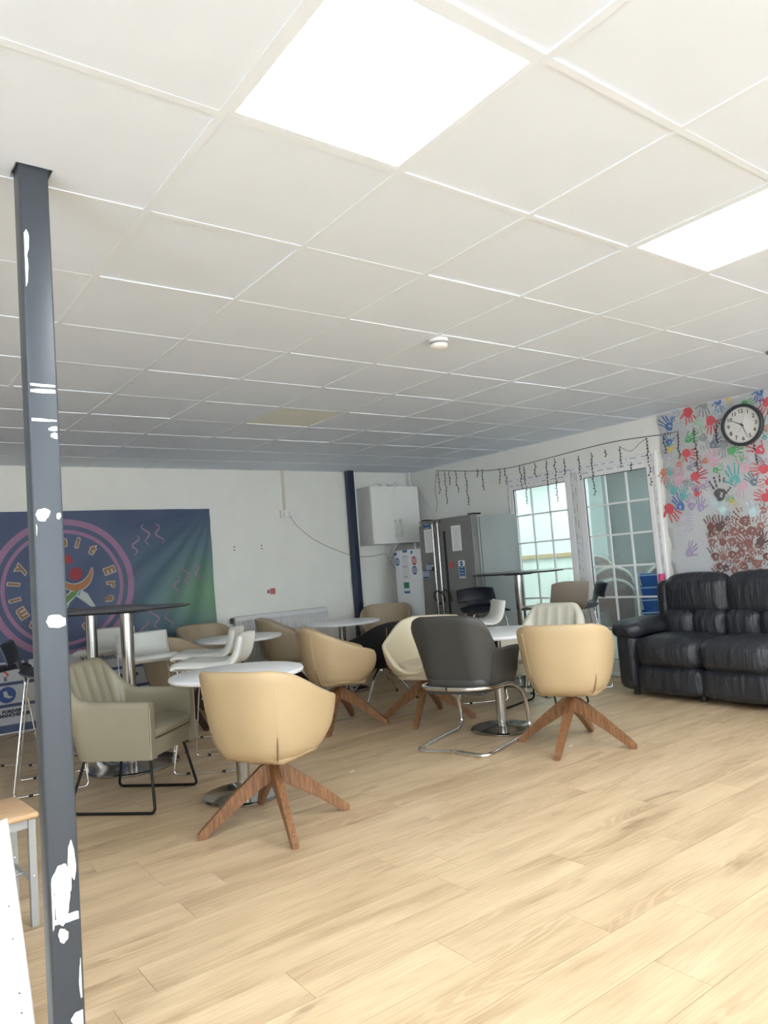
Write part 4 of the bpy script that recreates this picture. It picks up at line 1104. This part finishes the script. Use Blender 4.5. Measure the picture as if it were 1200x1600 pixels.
# sponsor boxes along the bottom
M_BOXW = mat('banner_white_box', (.50, .51, .54), .6); M_NAVY = mat('banner_navy', (.05, .10, .30), .6); M_TXT = mat('banner_black_text', (.03, .03, .05), .6)
def bbox_(x0, x1, z0, z1, m, off, name='sponsor_box', parent=None):
    b_ = B(); n = 8; lo = [b_.verts.new(bpt(x0+(x1-x0)*k/n, z0, off)) for k in range(n+1)]; hi = [b_.verts.new(bpt(x0+(x1-x0)*k/n, z1, off)) for k in range(n+1)]
    for k in range(n): b_.faces.new((lo[k], lo[k+1], hi[k+1], hi[k]))
    return obj(name, b_, m, parent or t)
boxes = {}
for r, (z0, z1, sh) in enumerate(((.475, .66, .0), (.275, .445, .175), (.085, .245, .175))):
    x = 1.245-1.05+sh-.30; k = 0
    while x < BX1-.1:
        x0, x1 = max(x+.018, BX0+.03), min(x+.50-.018, BX1-.03)
        if x1-x0 > .06: boxes[(r, k)] = (bbox_(x0, x1, z0, z1, M_BOXW, .006), x0, x1, z0, z1)
        x += .50; k += 1
def btext(s, size, x, z, m, bold=.002, parent=None):
    b_ = B(); add_text(b_, s, size, lambda u, v: bpt(x+u, z+v, .0095), bold); return obj('banner_lettering', b_, m, parent or t)
btext('FOREVER', .040, 1.262, .205, M_TXT, .0025); btext('MANCHESTER', .040, 1.285, .170, M_TXT, .0025)
btext('Manchester', .075, 2.10, .585, M_TXT, .001); btext('MANCHESTER', .05, 2.28, .375, M_TXT, .002); btext('TRUST', .055, 2.97, .63, M_TXT, .002)
flat_poly('round_logo', [(1.225+.075*math.cos(2*PI*k/28), .36+.075*math.sin(2*PI*k/28)) for k in range(28)], M_NAVY, .0085)
flat_poly('round_logo_mark', [(1.19, .39), (1.22, .40), (1.235, .355), (1.275, .335), (1.24, .325), (1.20, .345)], M_BOXW, .0105)
strip('ring_logo', [(1.53+.055*math.cos(a), .165+.058*math.sin(a)) for a in [2*PI*k/24 for k in range(25)]], lambda q: .006, M_TXT, .0085)
strip('arc_logo', [(1.175+.06*math.cos(a), .53+.05*math.sin(a)) for a in [PI*k/12 for k in range(13)]], lambda q: .008, M_RED, .0085)
btext('E', .05, 1.215, .505, M_TXT, .002)
bbox_(2.26, 2.40, .345, .40, M_NAVY, .0078, 'logo_block'); bbox_(2.28, 2.38, .30, .335, M_RED, .0085, 'logo_block')

# ================================================================ HANDPRINT MURAL
MUY0, MUY1, MUZ0, MUZ1 = 1.7, 3.88, .55, CEIL-.012
t = thing('handprint_mural', 'white paper mural of colourful children handprints above the sofa', 'mural', (WX, 0, 0))
bm = B(); n1, n2_ = 40, 36; g = []
def mur(y, z, off=0): return Vector((-.013-.0035*math.sin(y*11+z*3)-.003*math.sin(z*14-y*5)-off, y, z))
for i in range(n1+1):
    g.append([bm.verts.new(mur(MUY0+(MUY1-MUY0)*i/n1+(.012*math.sin(k*1.3) if i == n1 else 0), MUZ0+(MUZ1-MUZ0)*k/n2_)) for k in range(n2_+1)])
for i in range(n1):
    for k in range(n2_): bm.faces.new((g[i][k], g[i+1][k], g[i+1][k+1], g[i][k+1]))
bmesh.ops.solidify(bm, geom=bm.faces[:], thickness=.001)
obj('paper_sheet', bm, mat('mural_paper', (.92, .93, .94), .8, noise=.05, nscale=3, bump=.1, bscale=7), t, 60)
COLS = dict(blue=(.035, .13, .42), steel=(.30, .42, .52), slate=(.12, .16, .22), red=(.60, .035, .06), grey=(.28, .30, .33), lgreen=(.36, .60, .40), green=(.05, .38, .10), yellow=(.70, .52, .07),
            pale=(.55, .60, .66), pink=(.70, .40, .50), teal=(.10, .42, .42), ptel=(.52, .70, .72), violet=(.38, .30, .52), pviolet=(.60, .56, .68), black=(.05, .035, .05), orange=(.62, .16, .08), gviolet=(.34, .32, .40),
            br1=(.15, .038, .025), br2=(.22, .065, .045), br3=(.085, .022, .018), br4=(.29, .11, .075), br5=(.18, .055, .04))
PAINT = {}
def paint(c):
    if c not in PAINT:
        col = COLS[c]; paper = (.80, .80, .82)
        m = bpy.data.materials.new('handprint_paint_'+c); m.use_nodes = True; nt = m.node_tree; b_ = nt.nodes['Principled BSDF']; b_.inputs['Roughness'].default_value = .6
        tc = nt.nodes.new('ShaderNodeTexCoord'); n = nt.nodes.new('ShaderNodeTexNoise'); n.inputs['Scale'].default_value = 45; n.inputs['Detail'].default_value = 3; n.inputs['Distortion'].default_value = .6
        r = nt.nodes.new('ShaderNodeValToRGB'); r.color_ramp.elements[0].position = .30; r.color_ramp.elements[0].color = (*[a*.6+p*.4 for a, p in zip(col, paper)], 1); r.color_ramp.elements[1].position = .52; r.color_ramp.elements[1].color = (*col, 1)
        nt.links.new(tc.outputs['Object'], n.inputs['Vector']); nt.links.new(n.outputs['Fac'], r.inputs[0]); nt.links.new(r.outputs[0], b_.inputs['Base Color']); PAINT[c] = m
    return PAINT[c]
def hand_outline(kind):
    """flat unit hand, fingers up, in (y,z), height about 1; each kind is smeared differently"""
    rnd = random.Random(kind*13+3); faces = []; N = 24
    p1, p2 = rnd.uniform(0, 6), rnd.uniform(0, 6)
    palm, hole = [], []
    for k in range(N):
        a = 2*PI*k/N; j = 1+.07*math.sin(3*a+p1)+.05*math.sin(5*a+p2)
        palm.append(((.215+.035*math.sin(a))*math.cos(a)*j, -.23+.235*math.sin(a)*j))
        h_ = 1+.35*math.sin(2*a+p2)+.2*math.sin(4*a+p1)
        hole.append((.045+.065*math.cos(a)*h_, -.25+.085*math.sin(a)*h_))
    if kind in (0, 2, 4):
        for k in range(N): faces.append([palm[k], palm[(k+1) % N], hole[(k+1) % N], hole[k]])
    else: faces.append(palm)
    for (bx_, bz_, an, L_, w_) in ((-.175, -.02, -19, .38, .043), (-.065, .01, -6, .47, .047), (.055, .01, 4, .46, .047), (.165, -.03, 16, .38, .043), (.19, -.26, 52, .34, .050)):
        an += rnd.uniform(-5, 5); L_ *= rnd.uniform(.88, 1.08); w_ *= rnd.uniform(.8, 1.15)
        d = (math.sin(R(an)), math.cos(R(an))); n_ = (d[1], -d[0])
        if kind in (0, 1, 3): segs = [(.0, 1.0)]
        else:
            c1, c2 = rnd.uniform(.36, .48), rnd.uniform(.66, .78); segs = [(rnd.uniform(.02, .10), c1), (c1+.035, c2), (c2+.04, 1.0)]
            if rnd.random() < .25: segs = segs[1:]
        for s0, s1 in segs:
            P = []; ww = w_*rnd.uniform(.75, 1.1)
            for k in range(8):
                a = PI*k/7; P.append((s1*L_-ww+math.sin(a)*ww, math.cos(a)*ww*.9))
            for k in range(8):
                a = PI*k/7; P.append((s0*L_+ww*.4-math.sin(a)*ww*.4, -math.cos(a)*ww*.8))
            faces.append([(bx_+d[0]*l+n_[0]*q, bz_+d[1]*l+n_[1]*q) for l, q in P])
    return faces
HO = [hand_outline(k) for k in range(5)]
hand_me = {}
def hand_mesh(c, kind):
    if (c, kind) not in hand_me:
        b_ = B()
        for f in HO[kind]: b_.faces.new([b_.verts.new((0, -p[0], p[1])) for p in f])
        hand_me[(c, kind)] = mesh_from(b_, 'handprint', paint(c))
    return hand_me[(c, kind)]
hcount = 0
def hand(y, z, size, rot, c, kind, mirror=1):
    global hcount
    if y > MUY1-.01 or z > MUZ1-.01: return
    o = link('handprint', hand_mesh(c, kind), t); p = mur(y, z, .0022+.00006*hcount); hcount += 1
    o.location = p; o.scale = (1, size*mirror, size); o.rotation_euler = (R(rot), 0, 0)
def hpx(cx, cy, L_, rot, c, kind=0, mirror=1):
    px, py = 1000+cx/5, 600+cy/5; p = on_x(px, py, WX); dep = (p-Vector((0, 0, HC))).dot(fw)
    if hcount % 2 and kind in (0, 1): kind += 2 if kind == 1 else 4
    hand(p.y, p.z, L_/5*dep/F_PX*1.02, rot-4, c, kind, mirror)
for h_ in ((210, 310, 150, -35, 'blue', 0), (270, 250, 120, 40, 'steel', 2), (320, 330, 100, -90, 'pale', 0), (395, 260, 175, 172, 'red', 1), (505, 195, 150, 185, 'grey', 1), (468, 325, 130, 180, 'lgreen', 0), (555, 325, 165, 195, 'red', 1, -1),
           (620, 165, 120, 180, 'blue', 2), (600, 240, 90, 180, 'ptel', 2), (705, 130, 80, 180, 'yellow', 2), (785, 105, 130, 75, 'yellow', 1), (940, 95, 130, 200, 'blue', 0), (985, 175, 160, 220, 'red', 1), (850, 150, 110, 100, 'green', 1), (225, 430, 120, -5, 'blue', 0),
           (222, 465, 60, 0, 'green', 1), (250, 505, 80, 90, 'yellow', 1), (415, 420, 130, 80, 'green', 0, -1), (510, 450, 140, 180, 'grey', 0), (595, 450, 130, 50, 'slate', 0), (660, 510, 150, 190, 'grey', 1), (755, 510, 140, 85, 'green', 1), (915, 500, 160, -50, 'red', 0), (210, 565, 130, -40, 'pviolet', 2),
           (400, 545, 150, 110, 'red', 1), (575, 570, 170, 0, 'pink', 0), (495, 595, 100, -60, 'orange', 0), (320, 610, 90, 40, 'orange', 2), (815, 625, 150, 0, 'pink', 0), (800, 575, 70, 5, 'green', 2), (410, 640, 100, 60, 'gviolet', 1), (460, 625, 80, 90, 'slate', 2), (615, 660, 100, 70, 'green', 2), (738, 715, 200, -5, 'teal', 0, -1), (935, 665, 170, -80, 'red', 1),
           (878, 745, 130, -30, 'slate', 0), (985, 770, 120, -90, 'red', 2), (200, 720, 130, 180, 'orange', 2), (238, 680, 80, 10, 'teal', 1), (310, 720, 170, 15, 'pink', 0), (470, 710, 160, 80, 'red', 1), (392, 772, 110, 100, 'grey', 0), (625, 815, 210, 0, 'black', 0), (810, 825, 150, 200, 'pink', 2), (255, 810, 130, -20, 'teal', 1), (347, 850, 120, 5, 'teal', 1),
           (450, 835, 100, 0, 'red', 1), (445, 815, 60, 0, 'blue', 2), (520, 790, 100, 70, 'violet', 2), (310, 925, 150, -20, 'blue', 0, -1), (403, 925, 130, 0, 'violet', 0), (480, 935, 130, 10, 'violet', 0), (960, 875, 150, -60, 'red', 1), (712, 900, 80, -60, 'green', 1), (740, 925, 80, 140, 'yellow', 2), (640, 965, 150, -25, 'ptel', 1), (890, 970, 150, 10, 'ptel', 1),
           (570, 925, 110, -40, 'ptel', 2), (262, 1005, 180, 150, 'red', 1), (375, 1045, 120, 88, 'pviolet', 1), (375, 1128, 120, 88, 'pviolet', 2), (408, 1290, 140, 40, 'violet', 0), (960, 600, 110, 130, 'gviolet', 2), (870, 600, 90, 200, 'pviolet', 1), (690, 1030, 80, 10, 'slate', 2), (960, 960, 120, -10, 'br4', 2), (985, 400, 80, 20, 'teal', 2), (980, 350, 90, 100, 'orange', 0)):
    hpx(*h_)
BR = ['br1', 'br2', 'br3', 'br4', 'br5']
for h_ in ((553, 1085, 140, -5, 'br1'), (620, 1085, 150, 0, 'br3'), (672, 1085, 110, 80, 'br3'), (735, 1120, 150, -8, 'br4'), (800, 1040, 170, -30, 'br5'), (880, 1110, 150, 10, 'br2'), (955, 1080, 130, 20, 'br4'), (572, 1145, 120, 25, 'br1'), (568, 1205, 130, 5, 'br4'), (650, 1205, 130, 0, 'br2'), (740, 1200, 140, 25, 'br4'), (835, 1215, 160, -30, 'br2'), (955, 1195, 150, 15, 'br3'),
           (586, 1315, 140, -5, 'br1'), (658, 1325, 120, 5, 'br4'), (730, 1300, 130, 10, 'br1'), (820, 1290, 140, 45, 'br2'), (912, 1370, 150, -5, 'br4'), (630, 1395, 120, 10, 'br5'), (690, 1415, 110, 30, 'br3'), (612, 1460, 120, -10, 'br5'), (760, 1430, 120, 40, 'br4'), (845, 1400, 140, 60, 'br2'), (960, 1440, 140, 20, 'br4'), (850, 1460, 110, -40, 'br4'), (800, 1350, 110, 130, 'br2'),
           (900, 1290, 120, 100, 'br4'), (985, 1320, 130, -20, 'br1'), (700, 1150, 100, 60, 'br5'), (780, 1130, 120, -50, 'br2'), (860, 1170, 110, 120, 'br5'), (930, 1160, 110, -60, 'br1'), (780, 1240, 110, -20, 'br5'), (740, 1370, 110, -70, 'br4'), (880, 1350, 100, 30, 'br5'), (960, 1240, 120, 70, 'br3')):
    hpx(*h_, random.choice((0, 2, 4, 1)))
rn = random.Random(5)
for k in range(46):      # the mural carries on past the right edge of the picture
    y = rn.uniform(1.8, 2.88); z = rn.uniform(.95, 2.42)
    hand(y, z, rn.uniform(.13, .20), rn.uniform(-60, 60)+(180 if rn.random() < .25 else 0), rn.choice(BR) if z < 1.6 and y > 2.0 else rn.choice(['red', 'blue', 'teal', 'green', 'pink', 'grey', 'violet', 'yellow']), rn.choice((0, 1, 2)))

# clock
cpos = on_x(1159.5, 664, WX-.045)
t = thing('wall_clock', 'round wall clock with dark rim and white face on the handprint mural', 'clock', (WX-.021, cpos.y, cpos.z))
def xl(bm):      # lathe axis z -> -x
    for v in bm.verts: v.co = Vector((-v.co.z, v.co.y, v.co.x))
    return bm
CR = .180
obj('rim', xl(lathe([(0, 0), (CR-.01, 0), (CR, .008), (CR, .038), (CR-.008, .048), (CR-.022, .048), (CR-.028, .034), (CR-.028, .026)], 64)), mat('clock_rim', (.035, .042, .052), .35), t, 30)
obj('face', xl(lathe([(0, .026), (CR-.028, .026)], 64)), mat('clock_face', (.80, .79, .75), .6), t)
obj('inner_ring', xl(lathe([(CR-.036, .0265), (CR-.033, .0265)], 64)), M_INK, t)
nb_ = B()
for k in range(1, 13):
    a = R(30*k); add_text(nb_, str(k), .047, lambda u, v, a=a: Vector((-.0275, -(.118*math.sin(a)+u), .118*math.cos(a)+v)), .0012)
obj('numerals', nb_, M_DARK, t)
def chand(name, ang, L_, tail, w_, x, m=M_DARK):
    d = Vector((0, -math.sin(R(ang)), math.cos(R(ang)))); n_ = Vector((0, -math.cos(R(ang)), -math.sin(R(ang)))); b_ = B()
    b_.faces.new([b_.verts.new(Vector((x, 0, 0))+q) for q in (d*-tail+n_*w_, d*-tail-n_*w_, d*L_-n_*w_*.6, d*L_+n_*w_*.6)]); obj(name, b_, m, t)
chand('hour_hand', 302, .092, .02, .004, -.030); chand('minute_hand', 160, .118, .02, .0035, -.032); chand('second_hand', 21, .13, .065, .001, -.034)
obj('centre_boss', xl(lathe([(0, .036), (.008, .036), (.008, .028), (0, .028)], 16)), M_DARK, t)
M_CG = glass_mat('clock_glass', (.97, .97, .97))
obj('glass', xl(lathe([(0, .040), (CR-.024, .038)], 48)), M_CG, t)

# ================================================================ ICICLE LIGHTS
t = thing('icicle_lights', 'dark wire icicle lights strung unlit across the wall above the doors', 'string lights', (WX, 0, 0))
def wp(px, py, off=.012): p = on_x(px, py, WX-off); return Vector((-off, p.y, p.z))
main = [(682, 735), (740, 736), (790, 732), (848, 718), (905, 703), (960, 690), (1012, 682), (1040, 678), (1085, 668), (1128, 655)]
obj('wire', tb(smooth_line([wp(*q) for q in main], 5), .0034, 6), M_WIRE, t, 60)
obj('lead', tb(smooth_line([wp(682, 735), wp(680, 765), wp(683, 785), wp(681, 800)], 5), .0022, 6), M_WIRE, t, 60)
obj('lead', tb(smooth_line([wp(968, 698), wp(985, 705), wp(1000, 692), wp(1012, 684)], 5), .002, 6), M_WIRE, t, 60)
obj('wire', tb(smooth_line([wp(1194, 660), wp(1205, 640), wp(1260, 625)], 4), .0025, 6), M_WIRE, t, 60)
drops = [(684, 736, 770), (694, 736, 786), (701, 736, 756), (712, 735, 768), (727, 735, 788), (745, 733, 744), (753, 733, 764), (780, 732, 754), (789, 731, 756), (812, 727, 762), (818, 728, 786), (835, 723, 744), (853, 719, 756), (866, 716, 752), (869, 752, 782), (880, 716, 740), (904, 712, 748), (923, 707, 772), (946, 702, 712), (968, 697, 728), (985, 722, 734), (1010, 684, 757), (1037, 680, 707), (1058, 674, 714), (1084, 668, 742), (1118, 660, 690), (1178, 690, 722)]
for i, (px, y0, y1) in enumerate(drops):
    rnd = random.Random(i); n = max(3, int((y1-y0)/5)); pts = []
    for k in range(n+1):
        yy = y0+(y1-y0)*k/n; pts.append(wp(px+.10*(yy-y0)+rnd.uniform(-1.2, 1.2), yy, .014+rnd.uniform(0, .008)))
    d = B(); tube(d, smooth_line(pts, 3), .0034, 5)
    for p in pts[1:]:
        q = p+Vector((-.004, rnd.choice((-1, 1))*.014, -.012)); tube(d, [p, p.lerp(q, .5), q], [.004, .006, .0035], 5)
    obj('light_drop', d, M_WIRE, t, 60)

# ================================================================ THINGS SEEN THROUGH THE DOORS
M_PINKC = mat('dusty_burgundy_fabric', (.34, .19, .18), .8, noise=.15, nscale=7); M_GOLD = mat('pale_gold_frame', (.62, .58, .48), .35, .3)
def banquet_chair(label, x, y, face, z=0, sz=1):
    c = thing('banquet_chair', label, 'chair', (x, y, z), R(face-90), 'plastic-wrapped banquet chairs beyond the doors')
    def arch(y_, x0, z0, z1, n=16): return [(-x0, z0)]+[(x0*-math.cos(PI*k/n), z1-.16+.16*math.sin(PI*k/n)) for k in range(n+1)]+[(x0, z0)]
    pts = arch(0, .195, .50, .93)
    b_ = extrude_poly(pts, .045); 
    for v in b_.verts: v.co.y += -.235-(v.co.z-.5)*.15
    bmesh.ops.bevel(b_, geom=b_.edges[:], offset=.008, segments=2, affect='EDGES')
    obj('backrest', b_, M_PINKC, c, 50)
    obj('back_frame', tb([(q[0]*1.05, -.215-(q[1]-.5)*.15, q[1]+.012) for q in pts], .017, 8), mat('wrapped_frame_white', (.72, .70, .64), .4), c, 60)
    obj('seat', pillow(0, 0, .445, .42, .42, .08, r=.035, bulge=.015, cuts=6), M_PINKC, c, 60)
    for s in (-1, 1):
        obj('leg', tb([(s*.19, .18, .41), (s*.20, .20, 0)], .011, 8), M_GOLD, c, 60); obj('leg', tb([(s*.205, -.215, .52), (s*.20, -.21, .41), (s*.20, -.25, 0)], .011, 8), M_GOLD, c, 60)
    wr2 = extrude_poly([(p[0]*1.17, p[1]+.03) if p[1] > .51 else (p[0]*1.2, .42) for p in arch(0, .2, .42, .95)], .085)
    for v in wr2.verts: v.co.y += -.268-(v.co.z-.5)*.15
    obj('plastic_wrap', wr2, M_PLASTIC, c)
    return c
bl = 'wrapped burgundy banquet chair beyond the doors, '
banquet_chair(bl+'nearest the glass', 6.84, 5.02, 40)
banquet_chair(bl+'stacked on the one nearest the glass', 6.90, 5.07, 40, .13)
banquet_chair(bl+'beside the blue tubs', 7.22, 4.56, 32)
banquet_chair(bl+'stacked on the one by the blue tubs', 7.28, 4.60, 32, .13)
banquet_chair(bl+'lowest of the stack at the door post', 7.30, 5.62, 52)
banquet_chair(bl+'middle of the stack at the door post', 7.34, 5.67, 52, .13)
banquet_chair(bl+'top of the stack at the door post', 7.38, 5.72, 52, .26)
M_TUBB = mat('blue_plastic_tub', (.02, .085, .36), .4); M_RIM = mat('pale_blue_rim', (.30, .42, .62), .4)
for k in range(5):
    c = thing('storage_tub', 'blue plastic tub, number %s from the top of the stack beyond the doors' % ('five', 'four', 'three', 'two', 'one')[k], 'tub', (6.72, 4.335, .30+.125*k), R(35), 'stacked blue tubs')
    b_ = B(); 
    secs = [(.13, .17, 0), (.165, .205, .19)]
    rings = [[b_.verts.new(p) for p in ((-a, -q, z), (a, -q, z), (a, q, z), (-a, q, z))] for a, q, z in secs]
    inn = [[b_.verts.new(p) for p in ((-a+.006, -q+.006, z), (a-.006, -q+.006, z), (a-.006, q-.006, z), (-a+.006, q-.006, z))] for a, q, z in ((.13, .17, .006), (.165, .205, .19))]
    for k2 in range(4):
        j2 = (k2+1) % 4; b_.faces.new((rings[0][k2], rings[0][j2], rings[1][j2], rings[1][k2])); b_.faces.new((inn[0][j2], inn[0][k2], inn[1][k2], inn[1][j2])); b_.faces.new((rings[1][k2], rings[1][j2], inn[1][j2], inn[1][k2]))
    b_.faces.new(rings[0][::-1]); b_.faces.new(inn[0])
    obj('tub_body', b_, M_TUBB, c)
    rm = B()
    for q in ((-.175, .175, -.215, -.205), (-.175, .175, .205, .215), (-.175, -.165, -.205, .205), (.165, .175, -.205, .205)): box(rm, *q, .178, .192)
    obj('rim', rm, M_RIM, c)
st = thing('tub_trolley', 'small pale trolley carrying the stack of blue tubs beyond the doors', 'trolley', (6.72, 4.335, 0), R(35))
obj('deck', bx(-.19, .19, -.23, .23, .27, .30), M_GOLD, st)
for sx in (-1, 1):
    for sy in (-1, 1): obj('leg', tb([(sx*.17, sy*.21, .27), (sx*.17, sy*.21, 0)], .012, 8), M_GOLD, st, 60)

# little scraps on the floor
M_SCRAP = mat('paper_scrap', (.75, .72, .66), .8)
for i, (px, py, lab) in enumerate(((550, 1206, 'tiny pale scrap of litter on the open floor behind the nearest tub chair'), (892, 1166, 'tiny white scrap of litter under the right tub chair'))):
    p = on_z(px, py, 0); b_ = B()
    pts = [(-.016, -.006, .001), (.0, -.011, .004), (.017, -.004, .001), (.011, .008, .006), (-.009, .009, .002)]
    vs = [b_.verts.new(q) for q in pts]; tp2 = [b_.verts.new((q[0], q[1], q[2]+.0015)) for q in pts]
    b_.faces.new(vs[::-1]); b_.faces.new(tp2)
    for k in range(5): b_.faces.new((vs[k], vs[(k+1) % 5], tp2[(k+1) % 5], tp2[k]))
    tag(obj('floor_litter', b_, M_SCRAP, loc=(p.x, p.y, 0)), lab, 'litter')
